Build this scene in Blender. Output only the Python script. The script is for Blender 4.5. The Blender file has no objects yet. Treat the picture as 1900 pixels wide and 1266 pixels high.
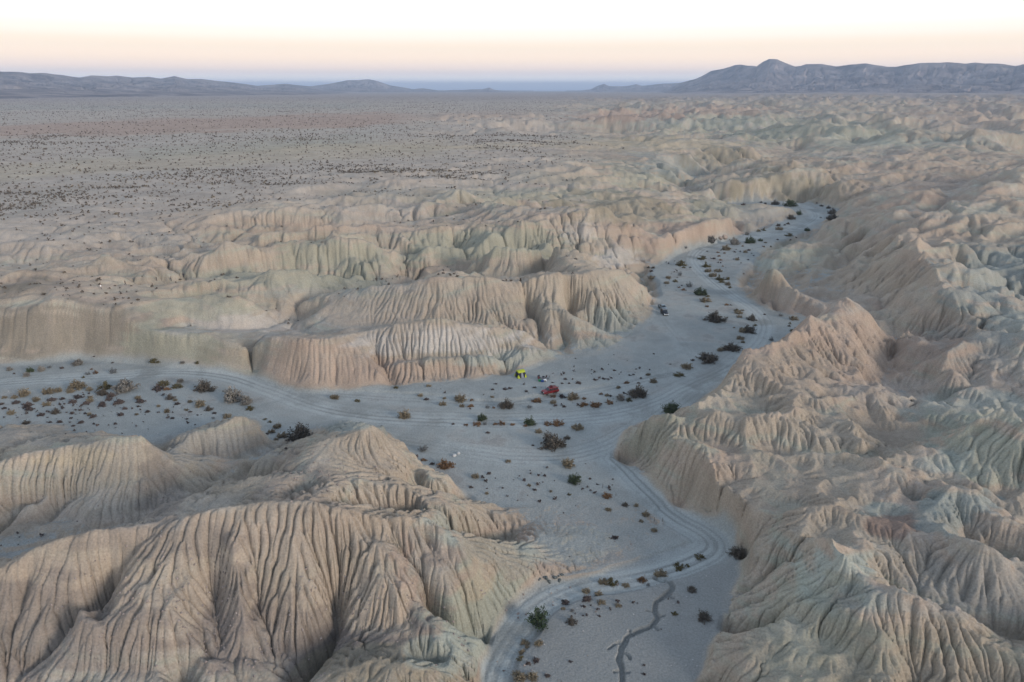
import bpy, bmesh, math, random, os, time
import numpy as np
T0 = time.time()
def log(*a): print('[%6.1f]' % (time.time() - T0), *a, flush=True)
C = bpy.context.scene.collection
SC = bpy.context.scene
R = math.radians

# ------------------------------------------------------------------ camera
CAM_H, PITCH, FPX = 80.0, R(20.3), 1267.0          # metres above the wash, tilt, focal length in photo pixels
cam_d = bpy.data.cameras.new('camera'); cam = bpy.data.objects.new('camera', cam_d); C.objects.link(cam)
cam.location = (0, 0, CAM_H); cam.rotation_euler = (math.pi/2 - PITCH, 0, 0)
cam_d.sensor_width = 36; cam_d.lens = FPX/1900*36
cam_d.clip_start = 1.0; cam_d.clip_end = 200000
SC.camera = cam

# ------------------------------------------------------------------ sky
w = bpy.data.worlds.new('World'); SC.world = w; w.use_nodes = True
nt = w.node_tree; nt.nodes.clear()
def N(t, typ, **kw):
    n = t.nodes.new(typ)
    for k, v in kw.items(): setattr(n, k, v)
    return n
out = N(nt, 'ShaderNodeOutputWorld')
tc = N(nt, 'ShaderNodeTexCoord'); sep = N(nt, 'ShaderNodeSeparateXYZ')
nt.links.new(tc.outputs['Generated'], sep.inputs[0])
ramp = N(nt, 'ShaderNodeValToRGB'); ramp.color_ramp.interpolation = 'EASE'
mp = N(nt, 'ShaderNodeMapRange'); mp.inputs['From Min'].default_value = 0; mp.inputs['From Max'].default_value = 0.5
nt.links.new(sep.outputs['Z'], mp.inputs['Value']); nt.links.new(mp.outputs[0], ramp.inputs[0])
def setramp(r, stops):
    cr = r.color_ramp
    while len(cr.elements) > 1: cr.elements.remove(cr.elements[-1])
    cr.elements[0].position = stops[0][0]; cr.elements[0].color = (*stops[0][1], 1)
    for p, c in stops[1:]:
        e = cr.elements.new(p); e.color = (*c, 1)
SKY = [(0.0, (.95, .93, .95)), (.017, (1.62, 1.50, 1.38)), (.041, (1.0, .84, .73)), (.052, (1.06, .84, .68)), (.072, (1.06, .84, .64)), (.104, (.95, .79, .62)),
       (.134, (.97, .86, .75)), (.158, (.97, .91, .83)), (.256, (.98, .97, .94)), (.45, (.72, .77, .83)), (1.0, (.30, .38, .51))]
setramp(ramp, SKY)
bg = N(nt, 'ShaderNodeBackground'); bg.inputs['Strength'].default_value = 1.2
nt.links.new(ramp.outputs[0], bg.inputs['Color'])
sky = N(nt, 'ShaderNodeTexSky', sky_type='NISHITA'); sky.sun_disc = False
SUN_EL, SUN_AZ = R(15), R(126)                       # the after-glow stands behind the camera
sky.sun_elevation = R(2); sky.sun_rotation = SUN_AZ
bg2 = N(nt, 'ShaderNodeBackground'); bg2.inputs['Strength'].default_value = 0.03
nt.links.new(sky.outputs[0], bg2.inputs['Color'])
add = N(nt, 'ShaderNodeAddShader'); nt.links.new(bg.outputs[0], add.inputs[0]); nt.links.new(bg2.outputs[0], add.inputs[1])
nt.links.new(add.outputs[0], out.inputs['Surface'])

sd = bpy.data.lights.new('sun', 'SUN'); so = bpy.data.objects.new('sun', sd); C.objects.link(so)
sd.energy = 2.35; sd.angle = R(14); sd.color = (1.0, .90, .80)
so.rotation_euler = (math.pi/2 - SUN_EL, 0, math.pi - SUN_AZ)
SC.view_settings.view_transform = 'Standard'; SC.view_settings.look = 'None'
SC.view_settings.exposure = 0.2; SC.view_settings.gamma = 1.0
SC.cycles.use_denoising = True; SC.cycles.max_bounces = 4; SC.cycles.diffuse_bounces = 3; SC.cycles.volume_bounces = 0

# ------------------------------------------------------------------ helpers: photo measurements to metres
cp, sp = math.cos(PITCH), math.sin(PITCH)
def P(u, v, z=0.0):
    """the point at height z seen at photo pixel (u, v): how the survey of the place was measured"""
    u = np.asarray(u, float); v = np.asarray(v, float); z = np.asarray(z, float)
    a, b = (u - 950)/FPX, -(v - 633)/FPX
    dy, dz = cp + sp*b, -sp + cp*b
    k = (z - CAM_H)/dz
    return a*k, dy*k
def proj(x, y, z):
    dz = z - CAM_H
    d = y*cp - dz*sp; up = y*sp + dz*cp
    return 950 + FPX*x/d, 633 - FPX*up/d

rng = np.random.default_rng(7)
# ---- value noise
_tab = np.random.default_rng(3).random((256, 256)).astype(np.float32)
def vnoise(x, y):
    xi = np.floor(x).astype(np.int64); yi = np.floor(y).astype(np.int64)
    fx = (x - xi).astype(np.float32); fy = (y - yi).astype(np.float32)
    fx = fx*fx*fx*(fx*(fx*6 - 15) + 10); fy = fy*fy*fy*(fy*(fy*6 - 15) + 10)
    x0, x1, y0, y1 = xi & 255, (xi + 1) & 255, yi & 255, (yi + 1) & 255
    a = _tab[y0, x0]; b = _tab[y0, x1]; c = _tab[y1, x0]; d = _tab[y1, x1]
    return (a + (b - a)*fx + (c - a)*fy + (a - b - c + d)*fx*fy)*2 - 1
def fbm(x, y, s, o=4, g=.5, seed=0):
    r = 0; a = 1; t = 0
    ca, sa = math.cos(.6), math.sin(.6)
    x = x/s + seed*17.3; y = y/s - seed*9.7
    for _ in range(o):
        r = r + a*vnoise(x, y); t += a; a *= g
        x, y = (x*ca - y*sa)*2.03 + 5.2, (x*sa + y*ca)*2.03 - 3.1
    return r/t
def ridged(x, y, s, o=4, g=.5, seed=0):
    r = 0; a = 1; t = 0
    ca, sa = math.cos(.7), math.sin(.7)
    x = x/s + seed*13.1; y = y/s + seed*7.9
    for _ in range(o):
        r = r + a*(1 - np.abs(vnoise(x, y))*1.6); t += a; a *= g
        x, y = (x*ca - y*sa)*2.07 + 1.7, (x*sa + y*ca)*2.07 + 9.2
    return r/t
def sstep(a, b, x):
    t = np.clip((x - a)/(b - a), 0, 1); return t*t*(3 - 2*t)

# ------------------------------------------------------------------ survey of the terrain: (u, v, height) along crests and valleys
LINES = [
 # near left ridge, its foot, the knob in front and the pale green spur
 [(-350,1150,10),(-150,1100,11),(0,1055,12),(113,1001,15),(154,989,15.5),(290,966,17),(407,941,18.5),(470,930,18.8),(543,926,19),(588,928,19),(656,941,17.5),(720,948,16),(765,950,15),(790,951,14.3)],
 [(790,951,14.3),(806,970,13.4),(830,985,12.3),(858,1012,10.8),(876,1048,9),(888,1078,7.3),(900,1105,5)],
 [(-350,1330,1.5),(0,1290,1.5),(150,1268,2),(300,1258,2.3),(450,1232,2.6),(545,1250,2.2),(572,1218,3),(679,1180,4),(747,1174,4.3)],
 [(747,1174,4.3),(764,1140,5.5),(768,1110,7)],
 [(560,1290,5),(600,1250,6.5),(640,1225,7.6),(706,1197,9),(760,1225,7.5),(800,1240,6.5),(850,1262,4)],
 [(790,1195,5),(825,1182,6),(860,1200,5)],
 [(250,1085,11.3),(271,1113,10.6),(300,1150,8.6),(345,1195,6.4),(390,1232,4.2)],[(271,1113,10.6),(262,1160,8),(255,1215,4.6)],[(149,1128,9.8),(165,1165,7.8),(215,1210,5.4),(240,1245,3.4)],[(149,1128,9.8),(130,1180,6.4),(118,1230,3.8)],
 [(383,995,15),(392,1050,11),(400,1113,7.2),(408,1180,4.4),(425,1240,2.2)],[(471,988,15.8),(478,1060,10.6),(482,1131,6.4),(500,1190,3.6)],[(205,1040,11.6),(200,1110,8),(196,1190,3.6)],[(60,1090,8.2),(45,1160,5.2),(40,1230,2.8)],
 [(430,985,17.4),(440,1060,12.6),(450,1130,8.8),(455,1190,5.6)],[(540,990,16.2),(560,1060,12),(590,1130,8.4),(610,1175,6)],[(640,1000,13.4),(655,1060,9.4),(668,1120,6)],[(690,985,14.6),(715,1050,11.2),(735,1110,8.4),(742,1150,6.4)],[(330,1000,15.4),(335,1060,12.6),(330,1110,9.6)],
 # second ridge with the sharp top
 [(689,788,15.5),(655,800,14.6),(626,810,14),(575,822,12.8),(553,836,12.4),(523,856,12.2),(490,885,12.6),(455,912,14.5),(430,930,16.5)],
 [(689,788,15.5),(715,811,13),(745,843,9.5),(790,882,6),(838,906,3.8),(895,943,1)],
 [(560,932,17),(650,934,13.5),(720,938,11),(790,936,8),(840,938,5),(900,950,1.2)],
 [(590,795,5.5),(640,783,8),(680,783,9)],
 [(500,850,7),(464,887,6.5),(413,905,7),(387,943,9)],
 # third ridge left and the pocket wash in front of it
 [(-300,905,7),(-100,880,9),(0,858,11),(18,849,11.6),(74,834,12.4),(147,825,13.2),(203,814,14),(265,810,14.5),(281,828,12.2),(332,865,7),(387,900,2.2)],
 [(550,806,.3),(520,832,.9),(490,852,1.3),(430,895,1.8),(390,915,2),(352,943,2),(300,965,2.1),(250,980,2.2),(180,992,2.3),(110,1000,2.3),(40,1015,2.4),(-60,1035,2.4),(-250,1080,2.4)],
 [(317,955,2.2),(258,970,2.3),(170,985,2.4),(129,966,2.6),(60,975,2.8),(0,985,2.8),(-200,1010,3)],
 [(291,826,4.6),(350,806,7),(405,788,8.4),(438,770,9),(460,776,8.4),(479,796,6),(491,820,1.8)],
 [(412,856,2),(370,852,2),(440,850,2),(480,835,1.6)],
 [(446,858,3.6),(462,846,4.8),(480,858,3.4)],
 [(-200,800,4),(0,797,6),(60,793,7),(120,797,6.4),(170,805,4),(205,815,1.8)],
 # the cliff on the far side of the left arm, the fluted nose and the front scarp
 [(-400,560,17),(-150,556,17),(0,557,17),(70,561,16.8),(130,563,16),(200,576,14.4),(236,588,13),(286,611,10.6),(337,620,9.4),(380,617,9.4),(438,633,8),(470,640,7.2),(498,628,9.8),(525,620,12.2),(572,621,13.4),(610,624,12.8),(650,634,10.8),(680,650,8),(700,672,5.6)],
 [(700,672,5.6),(740,676,5),(782,673,5.4),(846,664,5.4),(918,657,5),(990,649,4),(1030,650,2.8),(1060,655,1.4)],
 [(702,690,1.6),(722,677,4.2),(763,666,4.4),(811,660,5),(900,656,4.7),(972,646,3.2),(1010,638,2.5)],
 [(640,623,11.8),(685,614,11),(732,607,11.6),(789,598,12.3),(821,590,13.4),(839,598,12),(868,602,11),(918,606,9.6),(947,604,9),(990,620,5.6),(1018,627,3.2)],
 [(215,568,15.6),(270,556,15.4),(330,546,15.2),(400,542,15),(440,545,14.6),(468,547,13.8),(500,561,10.5),(520,574,7.5)],
 [(300,608,9.2),(340,602,8),(400,610,6.8),(450,606,5.8),(500,605,4.8),(525,593,5),(566,563,6.2),(610,550,6.8)],
 [(455,642,5.4),(470,665,2.5),(480,694,0)],
 # ridges in the middle
 [(545,577,5.5),(581,549,9.5),(649,533,13.5),(700,534,14.4),(739,533,15.2),(793,520,17),(843,511,18.5),(900,513,17.6),(940,525,15),(972,523,15),(1025,511,16.6),(1075,519,14.6),(1125,509,14),(1161,504,13.6),(1186,510,11),(1208,531,5.5),(1214,553,.5)],
 [(530,604,4.5),(600,617,5.5),(660,613,6),(720,606,6.3),(800,600,6.5),(870,598,6.5),(930,606,5.4),(962,613,4),(1000,628,2.2),(1040,637,1.4)],
 [(1000,545,11),(990,575,6.5),(972,600,4)],
 [(985,590,6),(1014,573,9.5),(1061,584,7.3),(1097,611,3.4),(1130,640,.6)],
 [(1075,545,10),(1100,558,8),(1135,574,4.6),(1172,597,1)],
 [(1050,560,6.5),(1090,590,3.2),(1130,610,1.8),(1160,630,.7)],
 [(846,482,9),(882,484,11.5),(918,470,14.5),(954,471,14.6),(1007,459,17),(1036,462,16.8),(1079,467,16),(1108,461,16.2),(1147,477,11.5),(1183,501,3),(1192,508,.6)],
 [(825,505,6),(870,508,6),(920,520,5.6),(960,530,5.2),(1010,505,6),(1080,510,5.2),(1140,505,4),(1190,512,1.5)],
 [(480,440,19.4),(560,430,19.8),(667,417,20.2),(746,420,19.5),(782,416,20),(850,409,20.6),(918,409,21),(972,405,21.2),(1025,402,21.2),(1097,402,20.4),(1122,404,19.4),(1140,416,16.4),(1180,436,11.5),(1204,448,9.5),(1224,468,5)],
 [(746,428,18.5),(790,455,13),(812,480,9.5)],[(860,415,19),(900,445,14),(910,462,10.6)],[(940,414,19.4),(985,437,15.6),(1000,450,12.8)],[(1122,404,19.4),(1100,430,15),(1108,450,11.6)],
 [(740,482,8.5),(790,500,7),(830,492,8),(880,476,8.6),(950,458,11.5),(1000,450,12.4),(1060,455,11.6),(1105,458,10.6),(1160,462,7.4),(1195,480,3)],
 [(840,440,13.5),(860,470,9.5)],
 [(250,492,18.2),(300,488,18.2),(387,473,18.4),(470,463,18.3),(532,458,18.3),(646,452,18.3),(703,456,16.3),(739,473,12),(770,492,8)],
 [(330,503,15.5),(420,497,13.5),(520,497,11),(610,508,8.6),(680,514,7.2),(735,525,6.2),(790,512,6.2)],
 [(150,545,17.3),(250,533,17.4),(337,522,17.2),(404,512,17.2),(488,502,17.2),(539,497,16.6),(573,498,16),(612,508,13),(640,520,9.5)],
 [(300,552,13.8),(400,538,12.6),(480,556,10),(560,561,7.6),(640,543,7),(700,530,7)],
 [(640,505,9.6),(680,490,11.4),(710,485,12),(755,497,9),(800,508,6)],
 [(420,470,15),(520,452,15.8),(620,446,15.5),(720,446,14.5),(770,470,9.5)],
 # hills beyond
 [(1204,448,9.5),(1247,437,10),(1290,422,10),(1326,413,10.2),(1337,411,10.4),(1361,404,11),(1378,409,9),(1400,411,7),(1440,406,5),(1476,399,1.6)],
 [(1170,440,8),(1220,428,8.6),(1290,413,8.4),(1340,400,8),(1385,402,6)],
 [(1296,402,9),(1318,378,14.2),(1350,385,12),(1388,398,7.6)],
 [(1375,394,4.5),(1430,386,6),(1472,392,2.6)],
 [(780,385,19.6),(846,367,20.5),(918,353,20.8),(989,346,20.8),(1060,352,19.5),(1140,358,15.5)],
 [(740,395,17),(860,385,16),(960,372,14.6),(1060,366,13.8),(1130,368,13)],
 [(930,398,19),(990,372,19),(1025,364,19),(1061,384,14.6)],[(1050,392,14),(1110,368,18.4),(1170,362,19.2),(1225,366,17),(1265,385,11.4),(1286,401,8.4)],
 [(900,345,18.5),(1000,325,20.5),(1100,308,21),(1165,306,20),(1215,330,12.5),(1228,345,6.6)],
 [(1180,312,12.5),(1220,288,18.6),(1280,290,16.6),(1305,310,8)],
 [(1100,292,16),(1180,270,21),(1260,259,24),(1340,259,23),(1395,280,15)],
 [(1380,376,0),(1310,373,.4),(1250,356,1),(1262,345,1.4),(1290,325,2),(1320,315,2.2),(1400,302,4),(1450,288,6),(1500,270,8)],
 [(1300,362,7),(1325,347,10.5),(1380,338,14.4),(1423,325,17),(1465,323,17.6),(1508,318,18.4),(1545,330,16.4),(1580,354,11.6),(1590,375,8)],
 [(1380,300,14),(1450,306,17),(1550,300,19)],
 # plain and mesa
 [(-500,500,18.2),(-200,495,18.2),(0,497,18.3),(120,500,18.2)],[(-500,450,19.3),(0,445,19.3),(200,440,19.4)],
 [(-500,400,20.6),(0,395,20.6),(250,385,20.8),(450,372,21),(640,358,21)],
 [(-500,345,22.5),(0,335,22.5),(400,325,22.6),(700,312,22.4),(850,302,22.4)],
 [(-500,285,24),(0,280,24),(500,275,24),(800,268,23.6),(1000,262,23.6)],
 # right side: tan ridge, slab, basin
 [(1266,784,8),(1310,758,8),(1345,715,8.6),(1370,667,10.4),(1420,663,11),(1470,634,12.3),(1499,613,13),(1535,594,14),(1564,559,15.6),(1580,568,14),(1610,590,10),(1640,612,6)],
 [(1147,845,0),(1151,805,0),(1176,783,.2),(1215,778,0),(1262,772,0),(1310,738,0),(1340,708,0),(1362,672,0),(1400,655,0),(1455,632,0),(1490,615,.2),(1520,596,.4),(1545,577,2)],
 [(1672,612,5),(1655,650,5.4),(1640,700,5.6),(1690,722,5.8),(1760,728,6.6),(1840,760,7.4),(1950,790,8)],
 [(1377,542,.6),(1398,522,6.5),(1420,507,11.6),(1449,516,10),(1471,538,8),(1506,559,5.4),(1530,574,4)],
 [(1378,545,0),(1420,567,0),(1470,581,0),(1506,592,0),(1530,600,.3)],
 [(1380,515,.5),(1410,508,1),(1450,512,2),(1500,530,2.8),(1560,545,3.4),(1620,572,4),(1668,608,5)],
 [(1470,520,3),(1540,570,3.6),(1600,600,4.6)],
 [(1422,482,2.6),(1470,456,8.2),(1506,449,9.2),(1548,470,6.2)],
 [(1410,493,.8),(1440,500,1.4),(1500,505,3),(1560,500,4)],
 [(1528,420,4),(1570,408,11),(1607,399,15.5),(1642,391,18),(1690,378,20),(1740,350,22)],
 [(1548,398,0),(1500,440,1),(1540,452,4.4),(1580,476,6),(1610,490,7)],
 [(1642,391,18),(1670,410,18.6),(1696,436,18.8),(1700,463,18.4),(1721,492,18),(1750,521,17),(1778,560,14),(1828,579,11.4),(1880,590,11)],
 [(1565,472,4.4),(1582,505,4.4),(1626,547,4.6),(1671,608,5),(1750,617,6.6),(1800,622,7.4),(1860,626,8)],
 [(1700,418,16.5),(1765,373,16),(1800,331,15.5),(1830,306,15),(1870,285,15)],
 [(1760,425,22),(1790,396,23),(1830,360,25),(1880,330,27),(1950,300,28)],
 [(1760,425,22),(1770,455,19),(1800,462,16)],
 [(1790,500,12),(1830,485,12),(1870,515,10.4),(1910,550,9.4),(2000,560,9)],
 [(1810,600,10),(1828,616,11.6),(1862,613,12.4),(1900,628,12.2),(2000,650,12)],[(1828,616,11.6),(1780,650,10),(1740,690,8)],
 [(1650,632,7.4),(1685,612,9),(1710,632,9.4),(1730,660,8)],
 [(1900,420,20),(2000,430,21)],[(1880,470,14),(2000,480,14)],
 # right foreground
 [(1160,805,4.6),(1186,784,7),(1230,785,8),(1268,786,8.4)],
 [(1200,862,4),(1240,830,7),(1270,830,7.8),(1316,864,8.4),(1350,905,7.6),(1392,941,7.2),(1402,988,6.4),(1394,1030,5)],
 [(1190,872,0),(1238,927,0),(1290,950,0),(1338,966,0),(1372,998,0),(1384,1037,0),(1384,1068,0),(1348,1117,0),(1332,1161,0),(1310,1215,0),(1296,1266,0),(1280,1330,0)],
 [(1225,800,6.4),(1215,830,4.4),(1195,860,1)],
 [(1330,795,8.2),(1400,785,9),(1460,796,9.8),(1530,810,9.6),(1600,828,9)],
 [(1330,830,7.6),(1420,830,8),(1500,842,8),(1570,850,7.8),(1612,842,7.6),(1662,826,7.6),(1740,792,7.8),(1792,764,7.9)],
 [(1470,850,9),(1540,850,9.6),(1604,853,10.8),(1640,870,10.4)],
 [(1712,842,9.4),(1790,808,12.6),(1852,780,15.5),(1900,802,15.2),(2050,850,15)],
 [(1792,912,8),(1740,890,8.2),(1690,872,8.4),(1850,935,7.6),(1900,950,7.4),(2050,990,7)],
 [(1690,930,8),(1736,944,9.6),(1760,913,11.4),(1820,930,10.2),(1876,957,8.6)],
 [(1700,985,8.4),(1742,984,10),(1792,1020,11),(1820,1033,10.8),(1896,1057,10),(2050,1110,10)],
 [(1790,990,7.4),(1840,1005,7),(1900,1030,6.6)],[(1820,985,8.6),(1862,965,10),(1920,985,10)],
 [(1500,1012,9),(1540,1040,10.2),(1556,1068,10.4),(1600,1090,10),(1640,1108,9.6),(1664,1128,9.6),(1700,1141,9.6),(1760,1146,9.4),(1820,1172,9),(1900,1197,8.6),(2050,1260,8)],
 [(1600,1022,8.4),(1644,1066,6.8),(1672,1100,6.2),(1735,1130,5.6),(1820,1150,5.2),(1920,1180,5)],
 [(1430,905,8),(1480,905,8.8),(1540,930,8.8),(1620,950,8.2),(1680,985,8)],
 [(1410,992,7),(1440,985,7.8),(1470,1010,7.6)],[(1392,1066,2.6),(1430,1062,4.6),(1470,1050,6)],
 [(1360,1266,2.6),(1420,1180,4.6),(1480,1100,7)],
 [(1590,1300,3.6),(1600,1240,5),(1590,1180,7)],[(1690,1300,4),(1720,1230,6),(1720,1180,8)],[(1860,1300,5),(1900,1290,5)],
 # low apron left of the wash
 [(905,957,1.1),(960,975,1.2),(1050,1000,.8),(1130,1020,.3)],[(925,990,2.2),(985,1022,1.6),(1060,1032,.9)],
 [(1014,1060,2.0),(1060,1048,1.4),(1110,1048,.7)],
]
# the floor of the wash, outlined on the photo
WASH = [(-700,690),(0,676),(70,671),(150,664),(230,669),(330,678),(400,687),(470,700),(520,717),(560,725),(620,727),(700,722),(760,716),(830,712),(890,704),(950,693),(1000,672),(1060,662),(1120,654),(1150,640),(1180,615),(1210,585),(1221,556),(1214,520),(1200,505),(1222,489),(1259,469),(1295,457),(1330,450),(1375,436),(1413,428),(1450,412),(1482,398),(1440,384),(1385,380),(1345,382),(1345,379),(1378,374),(1437,373),(1508,378),(1562,389),(1545,402),(1500,428),(1450,446),(1420,462),(1400,485),(1372,515),(1372,545),(1420,572),(1470,585),(1506,595),(1518,598),(1488,618),(1450,637),(1398,660),(1360,678),(1338,714),(1305,745),(1262,776),(1215,781),(1172,786),(1147,808),(1143,846),(1170,866),(1190,880),(1236,930),(1288,954),(1336,970),(1368,1000),(1380,1040),(1380,1068),(1343,1117),(1327,1161),(1305,1215),(1290,1266),(1280,1330),(880,1330),(884,1266),(889,1235),(913,1182),(948,1130),(975,1105),(1003,1084),(1113,1057),(1185,1034),(1225,1000),(1235,965),(1180,935),(1090,925),(1000,935),(930,945),(890,935),(838,900),(790,874),(742,832),(716,803),(690,782),(640,775),(585,790),(545,808),(505,826),(494,815),(480,785),(455,765),(430,765),(395,785),(340,802),(290,822),(210,812),(120,790),(0,790),(-700,800)]

# ------------------------------------------------------------------ polar grid round the foot of the camera: cells grow with distance
AZ = R(54); NT = 1401
az = np.linspace(-AZ, AZ, NT); dth = az[1] - az[0]
rr = [22.0]
while rr[-1] < 60000:
    r_ = rr[-1]
    rr.append(r_*(1 + (.0042 if r_ < 60 else .0023 if r_ < 420 else .0034 if r_ < 1200 else .006 if r_ < 4000 else .02)))
if len(rr) % 2 == 0: rr.append(rr[-1]*1.02)
rr = np.array(rr); NR = len(rr)
log('grid', NR, NT)
hr, ha = rr[::2], az[::2]; HR, HT = len(hr), len(ha)
HX = hr[:, None]*np.sin(ha)[None]; HY = hr[:, None]*np.cos(ha)[None]

def raster_poly(px, py, X, Y):
    ins = np.zeros(X.shape, bool); n = len(px)
    for i in range(n):
        x0, y0, x1, y1 = px[i-1], py[i-1], px[i], py[i]
        if y0 == y1: continue
        c = (y0 > Y) != (y1 > Y)
        ins ^= c & (X < (x1 - x0)*(Y - y0)/(y1 - y0) + x0)
    return ins
def upsample(a, n0, n1):
    i = np.linspace(0, a.shape[0] - 1, n0); j = np.linspace(0, a.shape[1] - 1, n1)
    i0 = np.minimum(i.astype(int), a.shape[0] - 2); j0 = np.minimum(j.astype(int), a.shape[1] - 2)
    fi = (i - i0)[:, None]; fj = (j - j0)[None]
    b = a[i0]*(1 - fi) + a[i0 + 1]*fi
    return b[:, j0]*(1 - fj) + b[:, j0 + 1]*fj

def far_height(X, Y):
    """plain and badlands too far to survey ridge by ridge"""
    rad = np.hypot(X, Y); a = np.degrees(np.arctan2(X, Y))
    wx = X + 60*fbm(X, Y, 260, 3, seed=5); wy = Y + 60*fbm(X, Y, 260, 3, seed=6)
    rg = ridged(wx*.8 + wy*.25, wy*1.2 - wx*.2, 190, 5, .5, seed=2)
    big = fbm(X, Y, 900, 3, seed=9)
    m = sstep(3, 12, a + 5*big + np.clip((rad - 900)/400, -2, 3))*sstep(6500, 3600, rad + 900*big)
    m = np.maximum(m, .7*sstep(-9, -3, a + 4*big)*sstep(1900, 1500, rad)*sstep(900, 1100, rad))
    band = np.exp(-((rad - 760 - 6*(a + 14) + 60*big)/110)**2)*sstep(-27, -20, a)*sstep(2, -6, a)*.45
    m = np.maximum(m, band)
    z = 24 + 1.2*fbm(X, Y, 120, 3, seed=11) + m*(46*(rg - .52)) - m*3
    z = z + sstep(1500, 4500, rad)*sstep(10, 25, a)*22
    z = z + sstep(9000, 40000, rad)*(-70) * sstep(-14, -4, a)*sstep(18, 8, a)
    return z, m

def build_height():
    # rasterise the survey
    cs = np.zeros((HR, HT)); cn = np.zeros((HR, HT))
    def put(x, y, z):
        r = np.hypot(x, y); a = np.arctan2(x, y)
        i = np.rint(np.interp(r, hr, np.arange(HR))).astype(int); j = np.rint((a + AZ)/(2*AZ)*(HT - 1)).astype(int)
        ok = (i >= 0) & (i < HR) & (j >= 0) & (j < HT)
        np.add.at(cs, (i[ok], j[ok]), z[ok]); np.add.at(cn, (i[ok], j[ok]), 1)
    for ln in LINES:
        a = np.array(ln, float); x, y = P(a[:, 0], a[:, 1], a[:, 2]); z = a[:, 2]
        for k in range(len(a) - 1):
            r = max(20, min(np.hypot(x[k], y[k]), np.hypot(x[k+1], y[k+1])))
            n = int(np.hypot(x[k+1] - x[k], y[k+1] - y[k])/(r*dth*1.0)) + 2
            t = np.linspace(0, 1, n)
            xx, yy = x[k] + (x[k+1] - x[k])*t, y[k] + (y[k+1] - y[k])*t
            wob = .012*r
            xx = xx + wob*fbm(xx, yy, .12*r + 2, 3, seed=21)*np.sin(np.pi*t)**.5; yy = yy + wob*fbm(xx, yy, .12*r + 2, 3, seed=22)*np.sin(np.pi*t)**.5
            put(xx, yy, z[k] + (z[k+1] - z[k])*t)
    fixed = cn > 0; val = np.where(fixed, cs/np.maximum(cn, 1), 0)
    wx, wy = P([p[0] for p in WASH], [p[1] for p in WASH], 0)
    wob = .9*fbm(HX, HY, 9, 3, seed=71); wash = raster_poly(wx, wy, HX + wob, HY - wob)
    val[wash] = 0; fixed |= wash
    zf, mf = far_height(HX, HY)
    rad = np.hypot(HX, HY)
    far = (rad > 1000) | ((np.abs(HX) > .98*HY) & (rad > 500))
    val[far] = zf[far]; fixed |= far
    edge = np.zeros_like(fixed); edge[0] = True
    val[edge & ~fixed] = 2; fixed |= edge
    # membrane through the fixed cells, coarse to fine
    lv = [(val, fixed, hr)]
    for _ in range(5):
        v, f, r = lv[-1]
        a0, a1 = (v.shape[0] + 1)//2, (v.shape[1] + 1)//2
        s = np.zeros((a0*2, a1*2)); c = np.zeros((a0*2, a1*2))
        s[:v.shape[0], :v.shape[1]] = np.where(f, v, 0); c[:v.shape[0], :v.shape[1]] = f
        s = s.reshape(a0, 2, a1, 2).sum((1, 3)); c = c.reshape(a0, 2, a1, 2).sum((1, 3))
        lv.append((np.where(c > 0, s/np.maximum(c, 1), 0), c > 0, r[::2]))
    z = None
    for k in range(5, -1, -1):
        v, f, r = lv[k]
        z = np.where(f, v, 12.0 if z is None else upsample(z, *v.shape) if z is not None else 0)
        n0, n1 = v.shape
        dr = np.gradient(r); da = 2*AZ/(n1 - 1)
        wr = (1/dr**2)[:, None]; wa = (1/(r*da)**2)[:, None]
        ii, jj = np.indices(v.shape)
        lim = np.searchsorted(r, 1100) + 2
        zz = z[:lim]; ff = f[:lim]; wr = wr[:lim]; wa = wa[:lim]
        W = 2*(wr + wa)
        om = 1.6
        for it in range(260 if k else 90):
            pz = np.pad(zz, 1, mode='edge')
            av = (wr*(pz[:-2, 1:-1] + pz[2:, 1:-1]) + wa*(pz[1:-1, :-2] + pz[1:-1, 2:]))/W
            par = ((ii[:lim] + jj[:lim] + it) & 1 == 0) & ~ff
            zz = np.where(par, zz + om*(av - zz), zz)
        z[:lim] = zz
    log('membrane')
    return z, wash, mf

def nb(z, i, j):
    """array of the neighbour at offset (i, j), edges repeated"""
    p = np.pad(z, 1, mode='edge'); n0, n1 = z.shape
    return p[1 + i:1 + i + n0, 1 + j:1 + j + n1]
OFF = [(-1,-1),(-1,0),(-1,1),(0,-1),(0,1),(1,-1),(1,0),(1,1)]
def fill(z, base):
    """raise closed hollows until they drain (sweeps from the base cells)"""
    BIG = 1e6
    w_ = np.where(base, z, BIG); w_[-1] = z[-1]; w_[:, 0] = z[:, 0]; w_[:, -1] = z[:, -1]; w_[0] = z[0]
    for it in range(400):
        m = w_
        for o in OFF: m = np.minimum(m, nb(w_, *o))
        n = np.maximum(z, m + 1e-4)
        n = np.minimum(n, w_)
        if it % 20 == 19 and np.abs(np.where(n > 1e5, 0, n) - np.where(w_ > 1e5, 0, w_)).max() < 1e-6 and n.max() < 1e5: break
        w_ = n
    return np.where(w_ > 1e5, z, w_)
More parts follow.
